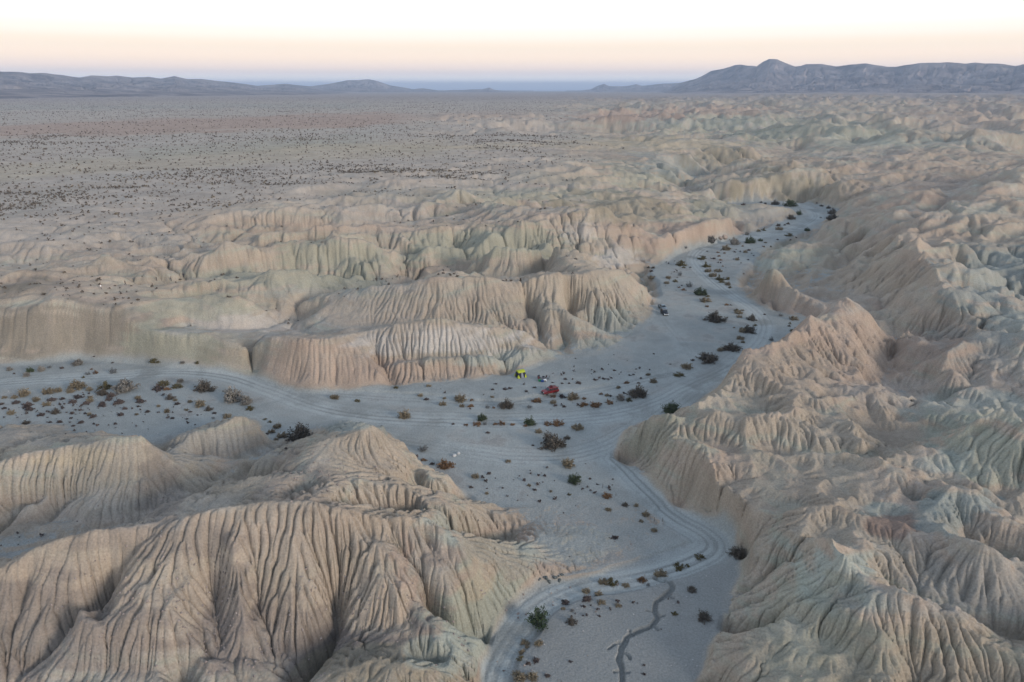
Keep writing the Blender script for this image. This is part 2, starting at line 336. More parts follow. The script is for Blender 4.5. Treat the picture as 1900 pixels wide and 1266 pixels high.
def erode(z, base, r, da, K, m, steps, dif, keep=None):
    n0, n1 = z.shape
    dr = np.gradient(r)
    D = [np.hypot(o[0]*dr, o[1]*r*da)[:, None] for o in OFF]
    area = (dr*r*da)[:, None]*np.ones((1, n1))
    idx = np.arange(n0*n1).reshape(n0, n1)
    NI = [nb(idx, *o) for o in OFF]
    for s in range(steps):
        zf = fill(z, base) if s in (0, steps//2) else z
        best = np.zeros(z.shape); rec = idx.copy(); dist = np.ones(z.shape)
        jit = 1 + .25*(rng.random((8, *z.shape)).astype(np.float32) - .5)
        for k, o in enumerate(OFF):
            sl = (zf - nb(zf, *o))/D[k]*jit[k]
            b = (sl > best) & (NI[k] != idx)
            best = np.where(b, sl, best); rec = np.where(b, NI[k], rec); dist = np.where(b, D[k], dist)
        rec = np.where(base, idx, rec)
        order = np.argsort(zf, axis=None)
        A = area.ravel().tolist(); rl = rec.ravel().tolist(); ol = order.tolist()
        for i in reversed(ol):
            q = rl[i]
            if q != i: A[q] += A[i]
        A = np.array(A).reshape(z.shape)
        F = (K*A**m/dist).ravel().tolist(); zl = z.ravel().tolist()
        for i in ol:
            q = rl[i]
            if q != i:
                f = F[i]; zq = zl[q]
                if zl[i] > zq: zl[i] = (zl[i] + f*zq)/(1 + f)
        z = np.array(zl).reshape(z.shape)
        if dif:
            wr = 1/dr[:, None]**2; wa = 1/(r*da)[:, None]**2
            c = np.minimum(2*dif*(wr + wa), .45)
            for _ in range(2):
                lap = (wr*(nb(z,-1,0) + nb(z,1,0) - 2*z) + wa*(nb(z,0,-1) + nb(z,0,1) - 2*z))/(2*(wr + wa))
                z = np.where(base, z, z + c*lap)
        if keep is not None: z = np.maximum(z, keep)
    return z, A

_h1, _h2 = np.random.default_rng(11).random((2, 512, 512)).astype(np.float32)
def grad(z, r, da):
    gr = np.gradient(z, axis=0)/np.gradient(r)[:, None]; ga = np.gradient(z, axis=1)/(r*da)[:, None]
    t = (np.arange(z.shape[1]) - (z.shape[1] - 1)/2)*da
    return gr*np.sin(t) + ga*np.cos(t), gr*np.cos(t) - ga*np.sin(t)
def blur(z, r, da, L, n=3):
    """smooth over about L metres, with longer and longer strides"""
    dr = np.gradient(r)[:, None]; dx = (r*da)[:, None]
    n0, n1 = z.shape
    left_a = np.broadcast_to((L/dx)**2, (n0, 1)).copy(); left_r = ((L/dr)**2).copy()
    st = 1
    while st <= 64 and max(left_a.max(), left_r.max()) > .2:
        ca = np.minimum(left_a/(2*n*st*st), .25); cr = np.minimum(left_r/(2*n*st*st), .25)
        for _ in range(n):
            p = np.pad(z, st, mode='edge')
            z = z + cr*(p[:-2*st, st:-st] + p[2*st:, st:-st] - 2*z) + ca*(p[st:-st, :-2*st] + p[st:-st, 2*st:] - 2*z)
        left_a -= ca*2*n*st*st; left_r -= cr*2*n*st*st
        st *= 2
    return z
def gullies(x, y, gx, gy, lam, seed, stretch=1.35):
    """spurs and gullies running down the slope, spaced about lam metres: 0 in the cleft, 1 on the spur"""
    g = np.hypot(gx, gy) + 1e-9
    kx = (-gy/g*2*np.pi/lam).astype(np.float32); ky = (gx/g*2*np.pi/lam).astype(np.float32)
    cs = lam*stretch
    px, py = x/cs + seed*37.7, y/cs + seed*11.3
    ix = np.floor(px).astype(np.int64); iy = np.floor(py).astype(np.int64)
    c = np.zeros(x.shape, np.float32); s_ = np.zeros(x.shape, np.float32); wt = np.zeros(x.shape, np.float32)
    for i in (-1, 0, 1):
        for j in (-1, 0, 1):
            hx = _h1[(ix + i) & 511, (iy + j) & 511]; hy = _h2[(ix + i) & 511, (iy + j) & 511]
            dx = (px - (ix + i + hx)).astype(np.float32); dy = (py - (iy + j + hy)).astype(np.float32)
            w_ = np.exp(-(dx*dx + dy*dy)*4.2)
            ph = (kx*dx + ky*dy)*np.float32(cs) + hx*40
            c += w_*np.cos(ph); s_ += w_*np.sin(ph); wt += w_
    m = np.clip(np.hypot(c, s_)/(wt + 1e-6)*2.2, 0, 1)
    h = 1 - np.abs(np.cos(np.arctan2(s_, c)/2))
    return -(h**1.9)*m
def terrain():
    z, wash, mf = build_height()
    rad = np.hypot(HX, HY)
    lim = np.searchsorted(hr, 3000)
    base = wash.copy()
    # roughness of the slopes before the water gets to them
    off = np.where(wash, 0, 1.0)
    for _ in range(6): off = np.minimum(off, .25*(nb(off,-1,0) + nb(off,1,0) + nb(off,0,-1) + nb(off,0,1)) + .02)
    zs = blur(z[:lim], hr[:lim], ha[1] - ha[0], 1.6); z[:lim] = z[:lim] + (zs - z[:lim])*np.where(wash, 0, 1 - .75*sstep(.3, .95, off))[:lim]
    gx, gy = grad(z, hr, ha[1] - ha[0])
    slope0 = np.hypot(gx, gy)
    uu, vv = proj(HX, HY, z)
    box = lambda u0, u1, v0, v1: sstep(u0 - 25, u0 + 25, uu)*sstep(u1 + 25, u1 - 25, uu)*sstep(v0 - 15, v0 + 15, vv)*sstep(v1 + 15, v1 - 15, vv)
    cliff = np.clip(box(-900, 690, 535, 745) + box(1190, 1390, 395, 500) + box(1400, 1600, 315, 395) + box(1225, 1420, 880, 1080) + box(1370, 1560, 500, 610), 0, 1)
    wm = blur(wash[:lim].astype(float), hr[:lim], ha[1] - ha[0], 4.5); z4 = blur(z[:lim], hr[:lim], ha[1] - ha[0], 5)
    toe = sstep(.02, .45, wm)*(1 - wash[:lim])*(1 - .85*cliff[:lim])*off[:lim]; z[:lim] = z[:lim] + toe*(z4 - z[:lim])*.9
    a_deg = np.degrees(np.arctan2(HX, HY))
    # relief of the unsurveyed ground: calm on the mesa and the plain at left, lively elsewhere
    uu, vv = proj(HX, HY, z)
    calm = sstep(-60, 60, 455 - .155*uu - vv + 40*fbm(HX, HY, 60, 3, seed=36))*sstep(1500, 900, rad)
    calm = np.maximum(calm, (.45*sstep(330, 150, uu))*sstep(545, 520, vv))
    hb = blur(z[:lim], hr[:lim], ha[1] - ha[0], 24)
    k = np.maximum(.65*sstep(-65, 65, uu - 1185 - 2.6*np.clip(vv - 880, 0, 90))*sstep(540, 620, vv), .12*sstep(190, 260, rad)*(1 - .7*calm))[:lim]
    z[:lim] = z[:lim] + k*off[:lim]*(z[:lim] - hb)
    crest = sstep(.35, 1.6, z[:lim] - blur(z[:lim], hr[:lim], ha[1] - ha[0], 9))
    rough = off*(.30 + sstep(.05, .4, slope0))
    xw = HX*.9 + HY*.35; yw = (HY*.9 - HX*.35)*1.9
    z = z + rough*(1.3*fbm(HX, HY, 19, 4, .5, seed=31) + 1.2*(ridged(HX, HY, 14, 3, .5, seed=32) - .5))*sstep(600, 300, rad)
    mid = sstep(215, 300, rad)*sstep(1100, 800, rad)*off*(1 - .88*calm)
    z = z + mid*(11*(ridged(xw, yw, 60, 5, .5, seed=35) - .52) + 1.5*fbm(HX, HY, 26, 4, seed=37)) + .5*calm*off*fbm(HX, HY, 30, 4, seed=38)
    hum = off*sstep(-70, 70, uu - 1190 - 2.6*np.clip(vv - 880, 0, 90))*sstep(560, 620, vv)*sstep(.75, .25, slope0)
    z = z + hum*(4.8*(ridged(HX*.8 + HY*.5, HY*.9 - HX*.6, 24, 4, .5, seed=81) - .5) + .8*fbm(HX, HY, 7, 3, seed=82))
    da = ha[1] - ha[0]
    X, Y, r = HX[:lim], HY[:lim], hr[:lim]; zl = z[:lim]; rd = rad[:lim]; of = off[:lim]; bs = base[:lim]; cl = calm[:lim]
    for lam, amp, rmin, rmax in ((42, .30, 330, 3200), (22, .27, 0, 1600), (9, .15, 0, 1000)):
        zb = blur(zl, r, da, lam*.28)
        gx, gy = grad(zb, r, da); sl = np.hypot(gx, gy)
        gate = sstep(.05, .36, sl)*(1 - .72*crest)*of*sstep(rmin - 1, rmin + 90, rd)*sstep(rmax, rmax*.6, rd)*(1 - .6*cl)
        lm = lam*(1 + .0*rd)
        a_ = amp*(.05 + 1.25*sstep(-.25, .45, fbm(X, Y, 2.2*lam + 8, 3, seed=lam)))*(1 - .75*sstep(1.0, 1.7, sl)*(lam < 10))*(1 - .7*sstep(520, 420, uu[:lim])*sstep(540, 560, vv[:lim])*sstep(720, 690, vv[:lim]))*(1 - .4*box(250, 1160, 385, 520)[:lim])
        zl = zl + a_*lam*gate*(gullies(X + .8*lam*fbm(X, Y, 1.3*lam, 3, seed=1), Y + .8*lam*fbm(X, Y, 1.3*lam, 3, seed=4), gx, gy, lam, lam) + .2)
        log('gullies', lam)
    zl, A = erode(zl, bs, r, da, .022, .45, 4, .006)
    z[:lim] = zl
    acc = np.full(z.shape, 50.0); acc[:lim] = A
    log('eroded')
    return z, wash, mf, acc, off, cliff

def fine(z, wash, acc, off_, cliff_):
    """the same water at full resolution near by: rills"""
    n1 = np.searchsorted(rr, 480); n1 += 1 - n1 % 2
    h1 = (n1 + 1)//2
    x = rr[:n1, None]*np.sin(az)[None]; y = rr[:n1, None]*np.cos(az)[None]
    zz = upsample(z[:h1], n1, NT); b = upsample(wash[:h1].astype(float), n1, NT) > .5
    cl = upsample(cliff_[:h1], n1, NT); uf, vf = proj(x, y, zz); c1 = 1 - .85*sstep(520, 440, uf)*sstep(530, 550, vf)*sstep(730, 700, vf)
    r = rr[:n1]; rd = np.hypot(x, y); of = upsample(off_[:h1], n1, NT)
    for lam, amp, rmax in ((3.8, .17, 480), (1.6, .36, 300)):
        zb = blur(zz, r, dth, lam*.5)
        gx, gy = grad(zb, r, dth); sl = np.hypot(gx, gy)
        gate = sstep(.08, .42, sl)*c1*of*sstep(rmax, rmax*.6, rd)*((.05 if lam > 3 else .40) + (.95 if lam > 3 else .60)*sstep(-.1, .42, fbm(x, y, 12, 3, seed=int(lam*10))))
        zz = zz + amp*lam*gate*(gullies(x, y, gx, gy, lam, lam, 1.7) + .2)
        log('rills', lam)
    zz = zz + of*(.13*fbm(x, y, 2.2, 4, .6, seed=61) + .06*fbm(x, y, .7, 2, seed=62) - .45*np.maximum(0, ridged(x, y, 4.2, 3, .5, seed=63) - .62)*sstep(.1, .4, fbm(x, y, 20, 2, seed=65) + .3))
    zz, A = erode(zz, b, r, dth, .10*(.10 + .88*np.minimum(c1, 1 - cl))*(.55 + .95*sstep(-.25, .4, fbm(x, y, 18, 3, seed=64))), .42, 3, 0)
    Lr = np.clip(.0065*r, .3, 1.5)[:, None]
    zz = zz + .38*of*(1 - .8*cl)*(zz - blur(zz, r, dth, np.clip(.007*r, .5, 1.9)[:, None]))
    bb = blur(b.astype(float), r, dth, .8*Lr); em = sstep(0, .12, bb)*sstep(1, .80, bb)
    zz = zz + (blur(zz, r, dth, Lr) - zz)*em
    return zz, A

z, wash, mf, acc, off_, cliff_ = terrain(); zf, af = fine(z, wash, acc, off_, cliff_)
log('terrain')
FX = rr[:, None]*np.sin(az)[None]; FY = rr[:, None]*np.cos(az)[None]
Z = upsample(z, NR, NT); WS = upsample(wash.astype(float), NR, NT); MF = upsample(mf, NR, NT); LA = upsample(np.log10(acc), NR, NT)
_n = len(zf); _b = sstep(_n - 1, _n - 120, np.arange(_n))[:, None]
Z[:_n] = Z[:_n] + (zf - Z[:_n])*_b; LA[:_n] = LA[:_n] + (np.log10(af) - LA[:_n])*_b
rad = np.hypot(FX, FY)
WS[:_n] = blur(WS[:_n], rr[:_n], dth, np.clip(.004*rr[:_n], .2, .9)[:, None])
n_wash = np.clip(WS, 0, 1)
def line_dist(pts, X, Y, z=0.0):
    """distance to a line on the ground, signed to its left"""
    a = np.array(pts, float); x, y = P(a[:, 0], a[:, 1], z)
    # a smooth curve through the points
    t = np.linspace(0, len(a) - 1, (len(a) - 1)*5 + 1); i = np.minimum(t.astype(int), len(a) - 2); f = t - i
    def cr(p):
        p0, p1, p2, p3 = p[np.maximum(i-1, 0)], p[i], p[i+1], p[np.minimum(i+2, len(a)-1)]
        return .5*((2*p1) + (p2-p0)*f + (2*p0-5*p1+4*p2-p3)*f*f + (3*p1-p0-3*p2+p3)*f**3)
    x, y = cr(x), cr(y)
    best = np.full(X.shape, 1e9, np.float32)
    for k in range(len(x) - 1):
        dx, dy = x[k+1] - x[k], y[k+1] - y[k]; L2 = dx*dx + dy*dy + 1e-9
        q = np.clip(((X - x[k])*dx + (Y - y[k])*dy)/L2, 0, 1)
        ex, ey = X - x[k] - q*dx, Y - y[k] - q*dy
        d = np.sqrt(ex*ex + ey*ey); s_ = np.where(dx*ey - dy*ex >= 0, d, -d)
        best = np.where(d < np.abs(best), s_, best)
    return best
TRACK = [(-120,735),(0,712),(120,703),(220,697),(330,690),(420,699),(500,725),(590,757),(700,774),(820,780),(960,782),(1100,775),(1200,754),(1290,712),(1355,680),(1402,640),(1417,605),(1396,574),(1340,535),(1300,500),(1290,476),(1318,456),(1400,440),(1470,425),(1512,404),(1500,386),(1468,378)]
TRACKS = [(TRACK, 1.0, (0, 1.5, -2.2, 3.8)),
          ([(690,812),(850,836),(1000,850),(1100,838),(1190,795),(1290,728)], .7, (0, 1.4, -1.9, 3.4)),
          ([(560,727),(700,738),(830,745),(950,748),(1010,741),(1100,727),(1190,706),(1275,690)], .6, (0,)),
          ([(1140,850),(1190,900),(1250,955),(1312,990),(1320,1016),(1270,1042),(1200,1062),(1080,1085),(1000,1120),(945,1180),(908,1260),(895,1330)], 1.0, (0, 1.3, -1.5)),
          ([(1221,575),(1235,600),(1270,640),(1300,690)], .4, (0,)),
          ]
RILL = [(1216,1068),(1238,1077),(1246,1090),(1235,1105),(1218,1118),(1215,1132),(1222,1145),(1212,1160),(1190,1172),(1165,1180),(1155,1195),(1150,1210),(1148,1225),(1152,1240),(1152,1266),(1148,1290),(1150,1330)]
TWIGS = [[(1150,1192),(1140,1196),(1130,1204)],[(1152,1210),(1162,1214),(1168,1222)],[(1222,1144),(1232,1142)],[(1212,1134),(1200,1132)],[(1240,1104),(1250,1110)],[(1175,1180),(1168,1170)],[(1212,1160),(1220,1168)],[(1150,1244),(1140,1246)],[(1152,1246),(1166,1248)]]
CHAN = [(1250,955),(1312,990),(1320,1016),(1290,1030),(1220,1052),(1090,1078),(1005,1108),(950,1165),(915,1230),(900,1330)]
SCARP = [(600,722),(700,727),(790,733),(870,741),(950,742),(1010,732),(1100,718),(1200,702)]
near = (n_wash > .02) & (rad < 620)
nx, ny = FX[near], FY[near]
wig = .5*fbm(nx, ny, 5, 3, seed=91)
dz = .16*fbm(nx, ny, 14, 4, seed=41) + .05*fbm(nx, ny, 2.2, 3, seed=42)
rut = np.zeros(nx.shape, np.float32); road = np.zeros(nx.shape, np.float32)
for pts, st, offs in TRACKS:
    d = line_dist(pts, nx, ny)
    road = np.maximum(road, st*sstep(5.5, 2.0, np.abs(d + wig)))
    for o in offs:
        e = np.abs(np.abs(d + wig*.5 - o) - .85)
        fade = st*(1 if o == 0 else .55)*(.45 + .55*sstep(-.3, .3, fbm(nx + o*50, ny, 18, 2, seed=92)))
        rut = np.maximum(rut, fade*sstep(.42, .10, e))
dz -= .09*rut + .12*road
d = line_dist(CHAN, nx, ny); chan = sstep(4.2, 3.4, np.abs(d + wig*1.2)); dz -= .45*chan
d = np.abs(line_dist(RILL, nx, ny) + .35*fbm(nx, ny, 2.5, 3, seed=93)); rill = sstep(.52, .26, d)
for tw in TWIGS: rill = np.maximum(rill, .55*sstep(.30, .12, np.abs(line_dist(tw, nx, ny) + .15*fbm(nx, ny, 1, 2, seed=94))))
dz -= .85*rill
d = line_dist(SCARP, nx, ny) + 1.2*fbm(nx, ny, 7, 3, seed=95); dz += .55*sstep(-.3, .5, d)*sstep(14, 6, d)*sstep(205, 170, ny)
Z[near] = Z[near] + dz*sstep(.3, 1, n_wash[near])
dm = line_dist(TRACK, nx, ny); STREAK = np.zeros(FX.shape, np.float32)
STREAK[near] = fbm(dm/1.6 + .25*wig, .03*nx + .02*ny, 1.0, 4, .6, seed=96)*sstep(34, 12, np.abs(dm)) + .6*fbm(.12*nx + .1*ny, .9*ny - .25*nx, 2.2, 3, seed=97)*sstep(8, 26, np.abs(dm))
RUT = np.zeros(FX.shape, np.float32); ROAD = RUT.copy(); RUT[near] = rut; ROAD[near] = road
log('wash detail')

def gheight(x, y):
    """ground height under (x, y)"""
    x = np.asarray(x, float); y = np.asarray(y, float)
    i = np.interp(np.hypot(x, y), rr, np.arange(NR)); j = (np.arctan2(x, y) + AZ)/(2*AZ)*(NT - 1)
    i0 = np.clip(i.astype(int), 0, NR - 2); j0 = np.clip(j.astype(int), 0, NT - 2)
    fi = i - i0; fj = j - j0
    return (Z[i0, j0]*(1 - fi) + Z[i0+1, j0]*fi)*(1 - fj) + (Z[i0, j0+1]*(1 - fi) + Z[i0+1, j0+1]*fi)*fj

# ------------------------------------------------------------------ colours of the ground itself
def lerp(a, b, t): return a + (np.asarray(b, float) - a)*t[..., None]
PAL = dict(tan=(.36,.295,.235), brown=(.335,.275,.22), beige=(.345,.30,.245), pink=(.385,.285,.228), khaki=(.275,.243,.182), yellow=(.40,.335,.245), olive=(.30,.30,.238),
           green=(.305,.325,.27), mint=(.325,.365,.335), white=(.43,.40,.375), sand=(.325,.318,.305), grey=(.30,.285,.265), gravel=(.195,.165,.155), slate=(.25,.28,.27), rust=(.22,.145,.12), dust=(.385,.335,.30), rose=(.37,.262,.212))
_m = np.array((.318,.285,.243))
PAL = {k: tuple(np.array(v)*.80 + _m*(.20*np.mean(v)/np.mean(_m))) for k, v in PAL.items()}
U, V = proj(FX, FY, Z)
w1 = fbm(FX, FY, 26, 4, seed=51).astype(np.float32); w2 = fbm(FX, FY, 8, 4, seed=52).astype(np.float32); w3 = fbm(FX, FY, 70, 4, seed=53).astype(np.float32); w4 = fbm(FX, FY, 2.2, 3, seed=54).astype(np.float32)
col = np.zeros((NR, NT, 3)) + PAL['tan']
col = lerp(col, PAL['beige'], sstep(-.15, .35, w1)*.8)
col = lerp(col, PAL['grey'], sstep(.05, .4, w3)*.6)
# beds of clay: colour follows the tilted strata
bed = Z*.9 + FX*.05 - FY*.012 + 5*w3 + 1.2*w1
sb = np.sin(bed*.9) + .6*np.sin(bed*2.3 + 1) + .4*np.sin(bed*5.1 + 2)
steep = 1 - n_wash
col = lerp(col, PAL['green'], sstep(.5, 1.4, sb)*.55*steep); col = lerp(col, PAL['pink'], sstep(-.5, -1.4, sb)*.50*steep)
thin = sstep(.72, .95, np.sin(bed*6.2 + 1.5*w1)); col = lerp(col, PAL['white'], thin*.30*steep*sstep(-.2, .3, w3)); thin = sstep(.75, .95, np.sin(bed*8.3 + 2 + 1.5*w1)); col = lerp(col, PAL['brown'], thin*.35*steep)
sb_ = np.sin(bed*2.6 + w1)
def zone(u, v, ru, rv, key, st=.8, z=None):
    if u > 1400 and v > 700 and key in ('mint', 'green', 'slate'): st = min(1, st + .08)
    """a patch of one clay round the spot at pixel (u, v)"""
    global col
    s_ = np.hypot((U - u)/ru, (V - v)/rv) + .75*w1 + .5*w2 + .22*sb_
    m = s_ < 1.25
    t = sstep(1.12, .72, s_[m])*st*(1 - n_wash[m])
    c = col[m]; col[m] = c + (np.asarray(PAL[key]) - c)*t[:, None]
for zn in [
 (450,1060,520,150,'brown',.6),(300,1100,420,120,'tan',.4),(120,1180,190,90,'gravel',.55),(420,1130,40,110,'gravel',.5),(500,1190,170,60,'gravel',.55),(640,1210,120,40,'gravel',.7),(800,1130,30,70,'gravel',.7),(330,1000,150,30,'gravel',.35),
 (890,1080,90,110,'green',.85),(885,1075,30,28,'yellow',.7),(810,1000,40,60,'mint',.7),(790,1050,50,60,'rose',.5),(700,1240,120,40,'khaki',.7),(830,1210,70,30,'mint',.6),
 (680,850,140,90,'tan',.8),(560,890,120,50,'gravel',.35),(640,790,60,16,'slate',.9),(1000,1000,150,60,'rose',.35),(1080,1010,90,40,'mint',.6),(950,950,120,40,'tan',.6),
 (200,880,260,70,'beige',.8),(120,850,140,22,'yellow',.65),(160,940,200,35,'white',.35),(290,890,40,70,'gravel',.5),(400,820,110,40,'grey',.8),(80,810,140,20,'grey',.7),(460,862,36,20,'beige',.7),
 (100,620,190,70,'khaki',.9),(100,620,300,80,'gravel',.42),(330,640,120,40,'olive',.8),(440,665,80,30,'khaki',.5),(600,680,130,50,'pink',.75),(780,690,120,22,'pink',.6),(960,665,120,18,'mint',.7),(820,630,170,30,'white',.85),(450,600,120,28,'white',.6),(380,570,130,22,'olive',.7),
 (720,580,240,40,'tan',.55),(1080,550,140,40,'beige',.6),(1060,590,90,26,'beige',.6),(1130,600,50,36,'mint',.6),(1150,640,90,24,'mint',.5),(1010,495,170,34,'tan',.55),(1140,475,40,26,'white',.7),
 (600,530,120,26,'slate',.5),(520,515,170,20,'olive',.7),(640,475,130,30,'olive',.8),(900,450,170,36,'olive',.85),(1090,430,50,20,'white',.55),(1150,430,70,28,'pink',.6),(1010,402,120,8,'pink',.55),(700,420,220,14,'pink',.5),(900,360,300,16,'olive',.6),(1160,385,120,30,'khaki',.7),(1180,330,90,24,'olive',.7),(1000,330,190,16,'yellow',.45),
 (1290,440,110,26,'pink',.8),(1345,425,40,22,'pink',.8),(1340,385,80,22,'olive',.6),(1430,395,80,16,'grey',.7),(1460,345,140,34,'khaki',.8),(1260,268,150,14,'yellow',.7),(1250,310,70,22,'slate',.6),(1340,290,70,18,'khaki',.6),
 (1460,550,100,50,'brown',.8),(1480,520,60,20,'tan',.7),(1480,475,80,26,'green',.6),(1560,560,110,28,'dust',.7),(1420,490,40,16,'mint',.7),
 (1640,500,140,80,'tan',.6),(1700,440,80,60,'pink',.4),(1640,600,60,40,'brown',.5),(1850,520,100,50,'slate',.8),(1880,600,60,40,'slate',.7),(1830,470,90,20,'slate',.4),(1790,640,100,30,'grey',.6),(1700,640,60,30,'gravel',.25),
 (1520,660,190,80,'pink',.75),(1420,720,110,60,'tan',.7),(1700,730,110,26,'dust',.6),(1620,800,190,40,'brown',.5),(1830,760,110,30,'mint',.5),(1840,840,110,70,'green',.7),(1740,855,60,30,'mint',.5),
 (1210,810,70,40,'olive',.6),(1320,890,70,50,'tan',.8),(1350,860,40,26,'pink',.7),(1480,880,160,60,'brown',.5),(1620,900,80,26,'tan',.5),(1660,975,60,30,'rust',.75),(1640,945,50,14,'mint',.6),(1790,935,90,30,'slate',.8),(1740,960,50,40,'slate',.7),
 (1540,1060,110,70,'mint',.75),(1560,1090,70,40,'khaki',.5),(1480,1130,110,110,'green',.5),(1610,1110,90,30,'slate',.4),(1800,1080,130,60,'grey',.7),(1860,1000,60,30,'gravel',.3),(1700,1220,200,60,'khaki',.4),(1500,1220,120,50,'olive',.4),(1350,1200,60,70,'brown',.4),
 (1650,255,240,22,'green',.6),(1330,225,130,24,'green',.55),(1520,235,220,18,'olive',.5),(1720,330,190,50,'rose',.35),(1800,220,140,40,'rose',.4),(1150,215,120,10,'rose',.8),(1330,205,120,10,'rose',.7),(900,330,260,22,'beige',.4),
]: zone(*zn)
# the plain at left: pale gravel, a rose strip, low yellow clay hills
pl = sstep(-30, 50, 470 - .13*U - V + 30*w3)*sstep(1150, 950, U + 150*w3)*(1 - n_wash)
col = lerp(col, PAL['dust'], pl*.75)
def strip(v0, sl, hw, u0, u1, key, st):
    global col
    t = sstep(hw, hw*.4, np.abs(V - (v0 + sl*U) + 7*w3 + 4*w1))*sstep(u1 + 40, u1 - 60, U)*sstep(u0 - 60, u0 + 40, U)*st*(1 - n_wash)
    col = lerp(col, PAL[key], t)
strip(243, -.030, 17, -900, 760, 'rose', .9); strip(232, -.02, 9, 300, 1000, 'rose', .35); strip(317, -.055, 22, -900, 860, 'yellow', .5); strip(290, -.02, 10, 500, 1250, 'yellow', .5); strip(300, -.06, 14, 240, 700, 'olive', .35); strip(200, -.006, 5, -900, 700, 'slate', .4)
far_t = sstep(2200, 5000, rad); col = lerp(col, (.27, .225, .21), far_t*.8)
# loose stones and grit
g = sstep(.25, .6, w4)*sstep(900, 300, rad); col = col*(1 + (.10*w1 + .17*w2 + .15*w4)[..., None]) ; col = lerp(col, PAL['gravel'], g*.18)
# sand of the wash
_n2 = np.searchsorted(rr, 700); _gx, _gy = grad(Z[:_n2], rr[:_n2], dth); sandy = np.zeros(Z.shape)
sandy[:_n2] = sstep(2.4, .5, Z[:_n2] + w1[:_n2])*sstep(.42, .16, np.hypot(_gx, _gy))*.9
sandy[:_n2] *= 1 - .95*sstep(560, 470, U[:_n2])*sstep(540, 560, V[:_n2])*sstep(740, 715, V[:_n2])
pock = sstep(3.4, 2.2, Z[:_n2])*sstep(560, 480, U[:_n2])*sstep(800, 860, V[:_n2])*sstep(.4, .15, np.hypot(_gx, _gy)); sandy[:_n2] = np.maximum(sandy[:_n2], pock)
sandc = np.zeros_like(col) + PAL['sand']; sandc = sandc*(1 + (.14*w1 + .10*w2 + .10*w4)[..., None])
sandc = lerp(sandc, PAL['dust'], sstep(0, .5, w2)*.5); sandc = lerp(sandc, (.45,.44,.42), ROAD*.75*sstep(-.5, .2, w2)); sandc = sandc*(1 + .17*STREAK*(.15 + sstep(-.2, .5, w3 + .5*w1)))[..., None]; sandc = lerp(sandc, (.19,.18,.17), RUT*.6)
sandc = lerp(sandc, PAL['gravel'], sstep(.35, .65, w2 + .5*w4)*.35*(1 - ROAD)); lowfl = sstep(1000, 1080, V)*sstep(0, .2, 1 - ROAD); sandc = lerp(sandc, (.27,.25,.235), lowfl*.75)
col = col*np.array((1.05, 1.03, .98)); sandc = sandc*np.array((.92, .985, .985))
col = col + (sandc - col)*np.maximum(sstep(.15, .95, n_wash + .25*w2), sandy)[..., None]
col = np.clip(col, .03, .6)
log('colour')

def grid_mesh(name, mask, mat):
    """the cells of the mask as one mesh"""
    idx = np.full((NR, NT), -1, np.int64)
    use = np.zeros((NR, NT), bool)
    use[:-1, :-1] |= mask; use[1:, :-1] |= mask; use[:-1, 1:] |= mask; use[1:, 1:] |= mask
    n = int(use.sum()); idx[use] = np.arange(n)
    co = np.stack([FX[use], FY[use], Z[use]], 1).astype(np.float32)
    q = np.stack([idx[:-1, :-1][mask], idx[:-1, 1:][mask], idx[1:, 1:][mask], idx[1:, :-1][mask]], 1).astype(np.int32)
    me = bpy.data.meshes.new(name)
    me.vertices.add(n); me.vertices.foreach_set('co', co.ravel())
    me.loops.add(q.size); me.loops.foreach_set('vertex_index', q.ravel())
    me.polygons.add(len(q)); me.polygons.foreach_set('loop_start', np.arange(0, q.size, 4, dtype=np.int32))
    at = me.color_attributes.new('ground_colour', 'FLOAT_COLOR', 'POINT')
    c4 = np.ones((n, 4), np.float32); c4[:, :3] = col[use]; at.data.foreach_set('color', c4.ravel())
    me.update(calc_edges=True); me.shade_smooth()
    me.materials.append(mat)
    o = bpy.data.objects.new(name, me); C.objects.link(o); o['kind'] = 'structure'
    return o
def ground_mat(name):
    m = bpy.data.materials.new(name); m.use_nodes = True; t = m.node_tree
    b = t.nodes['Principled BSDF']; b.inputs['Roughness'].default_value = 1; b.inputs['Specular IOR Level'].default_value = .1
    a = N(t, 'ShaderNodeVertexColor', layer_name='ground_colour')
    tcn = N(t, 'ShaderNodeTexCoord')
    n1_ = N(t, 'ShaderNodeTexNoise'); n1_.inputs['Scale'].default_value = 1.6; n1_.inputs['Detail'].default_value = 6; n1_.inputs['Roughness'].default_value = .7
    t.links.new(tcn.outputs['Object'], n1_.inputs['Vector'])
    bp = N(t, 'ShaderNodeBump'); bp.inputs['Strength'].default_value = .7; bp.inputs['Distance'].default_value = .40
    t.links.new(n1_.outputs[0], bp.inputs['Height']); t.links.new(bp.outputs[0], b.inputs['Normal'])
    vo = N(t, 'ShaderNodeTexNoise'); vo.inputs['Scale'].default_value = 3.2; vo.inputs['Detail'].default_value = 3
    t.links.new(tcn.outputs['Object'], vo.inputs['Vector'])
    mr = N(t, 'ShaderNodeMapRange'); mr.inputs['From Min'].default_value = .3; mr.inputs['From Max'].default_value = .7; mr.inputs['To Min'].default_value = .84; mr.inputs['To Max'].default_value = 1.14
    t.links.new(vo.outputs[0], mr.inputs['Value'])
    mx = N(t, 'ShaderNodeMix', data_type='RGBA', blend_type='MULTIPLY'); mx.inputs[0].default_value = 1
    t.links.new(a.outputs[0], mx.inputs[6]); t.links.new(mr.outputs[0], mx.inputs[7]); t.links.new(mx.outputs[2], b.inputs['Base Color'])
    return m
gm = ground_mat('clay')
cellw = (WS[:-1, :-1] + WS[1:, 1:]) > 1.0
grid_mesh('wash_floor', cellw, gm)
grid_mesh('badlands', ~cellw, gm)
log('mesh')

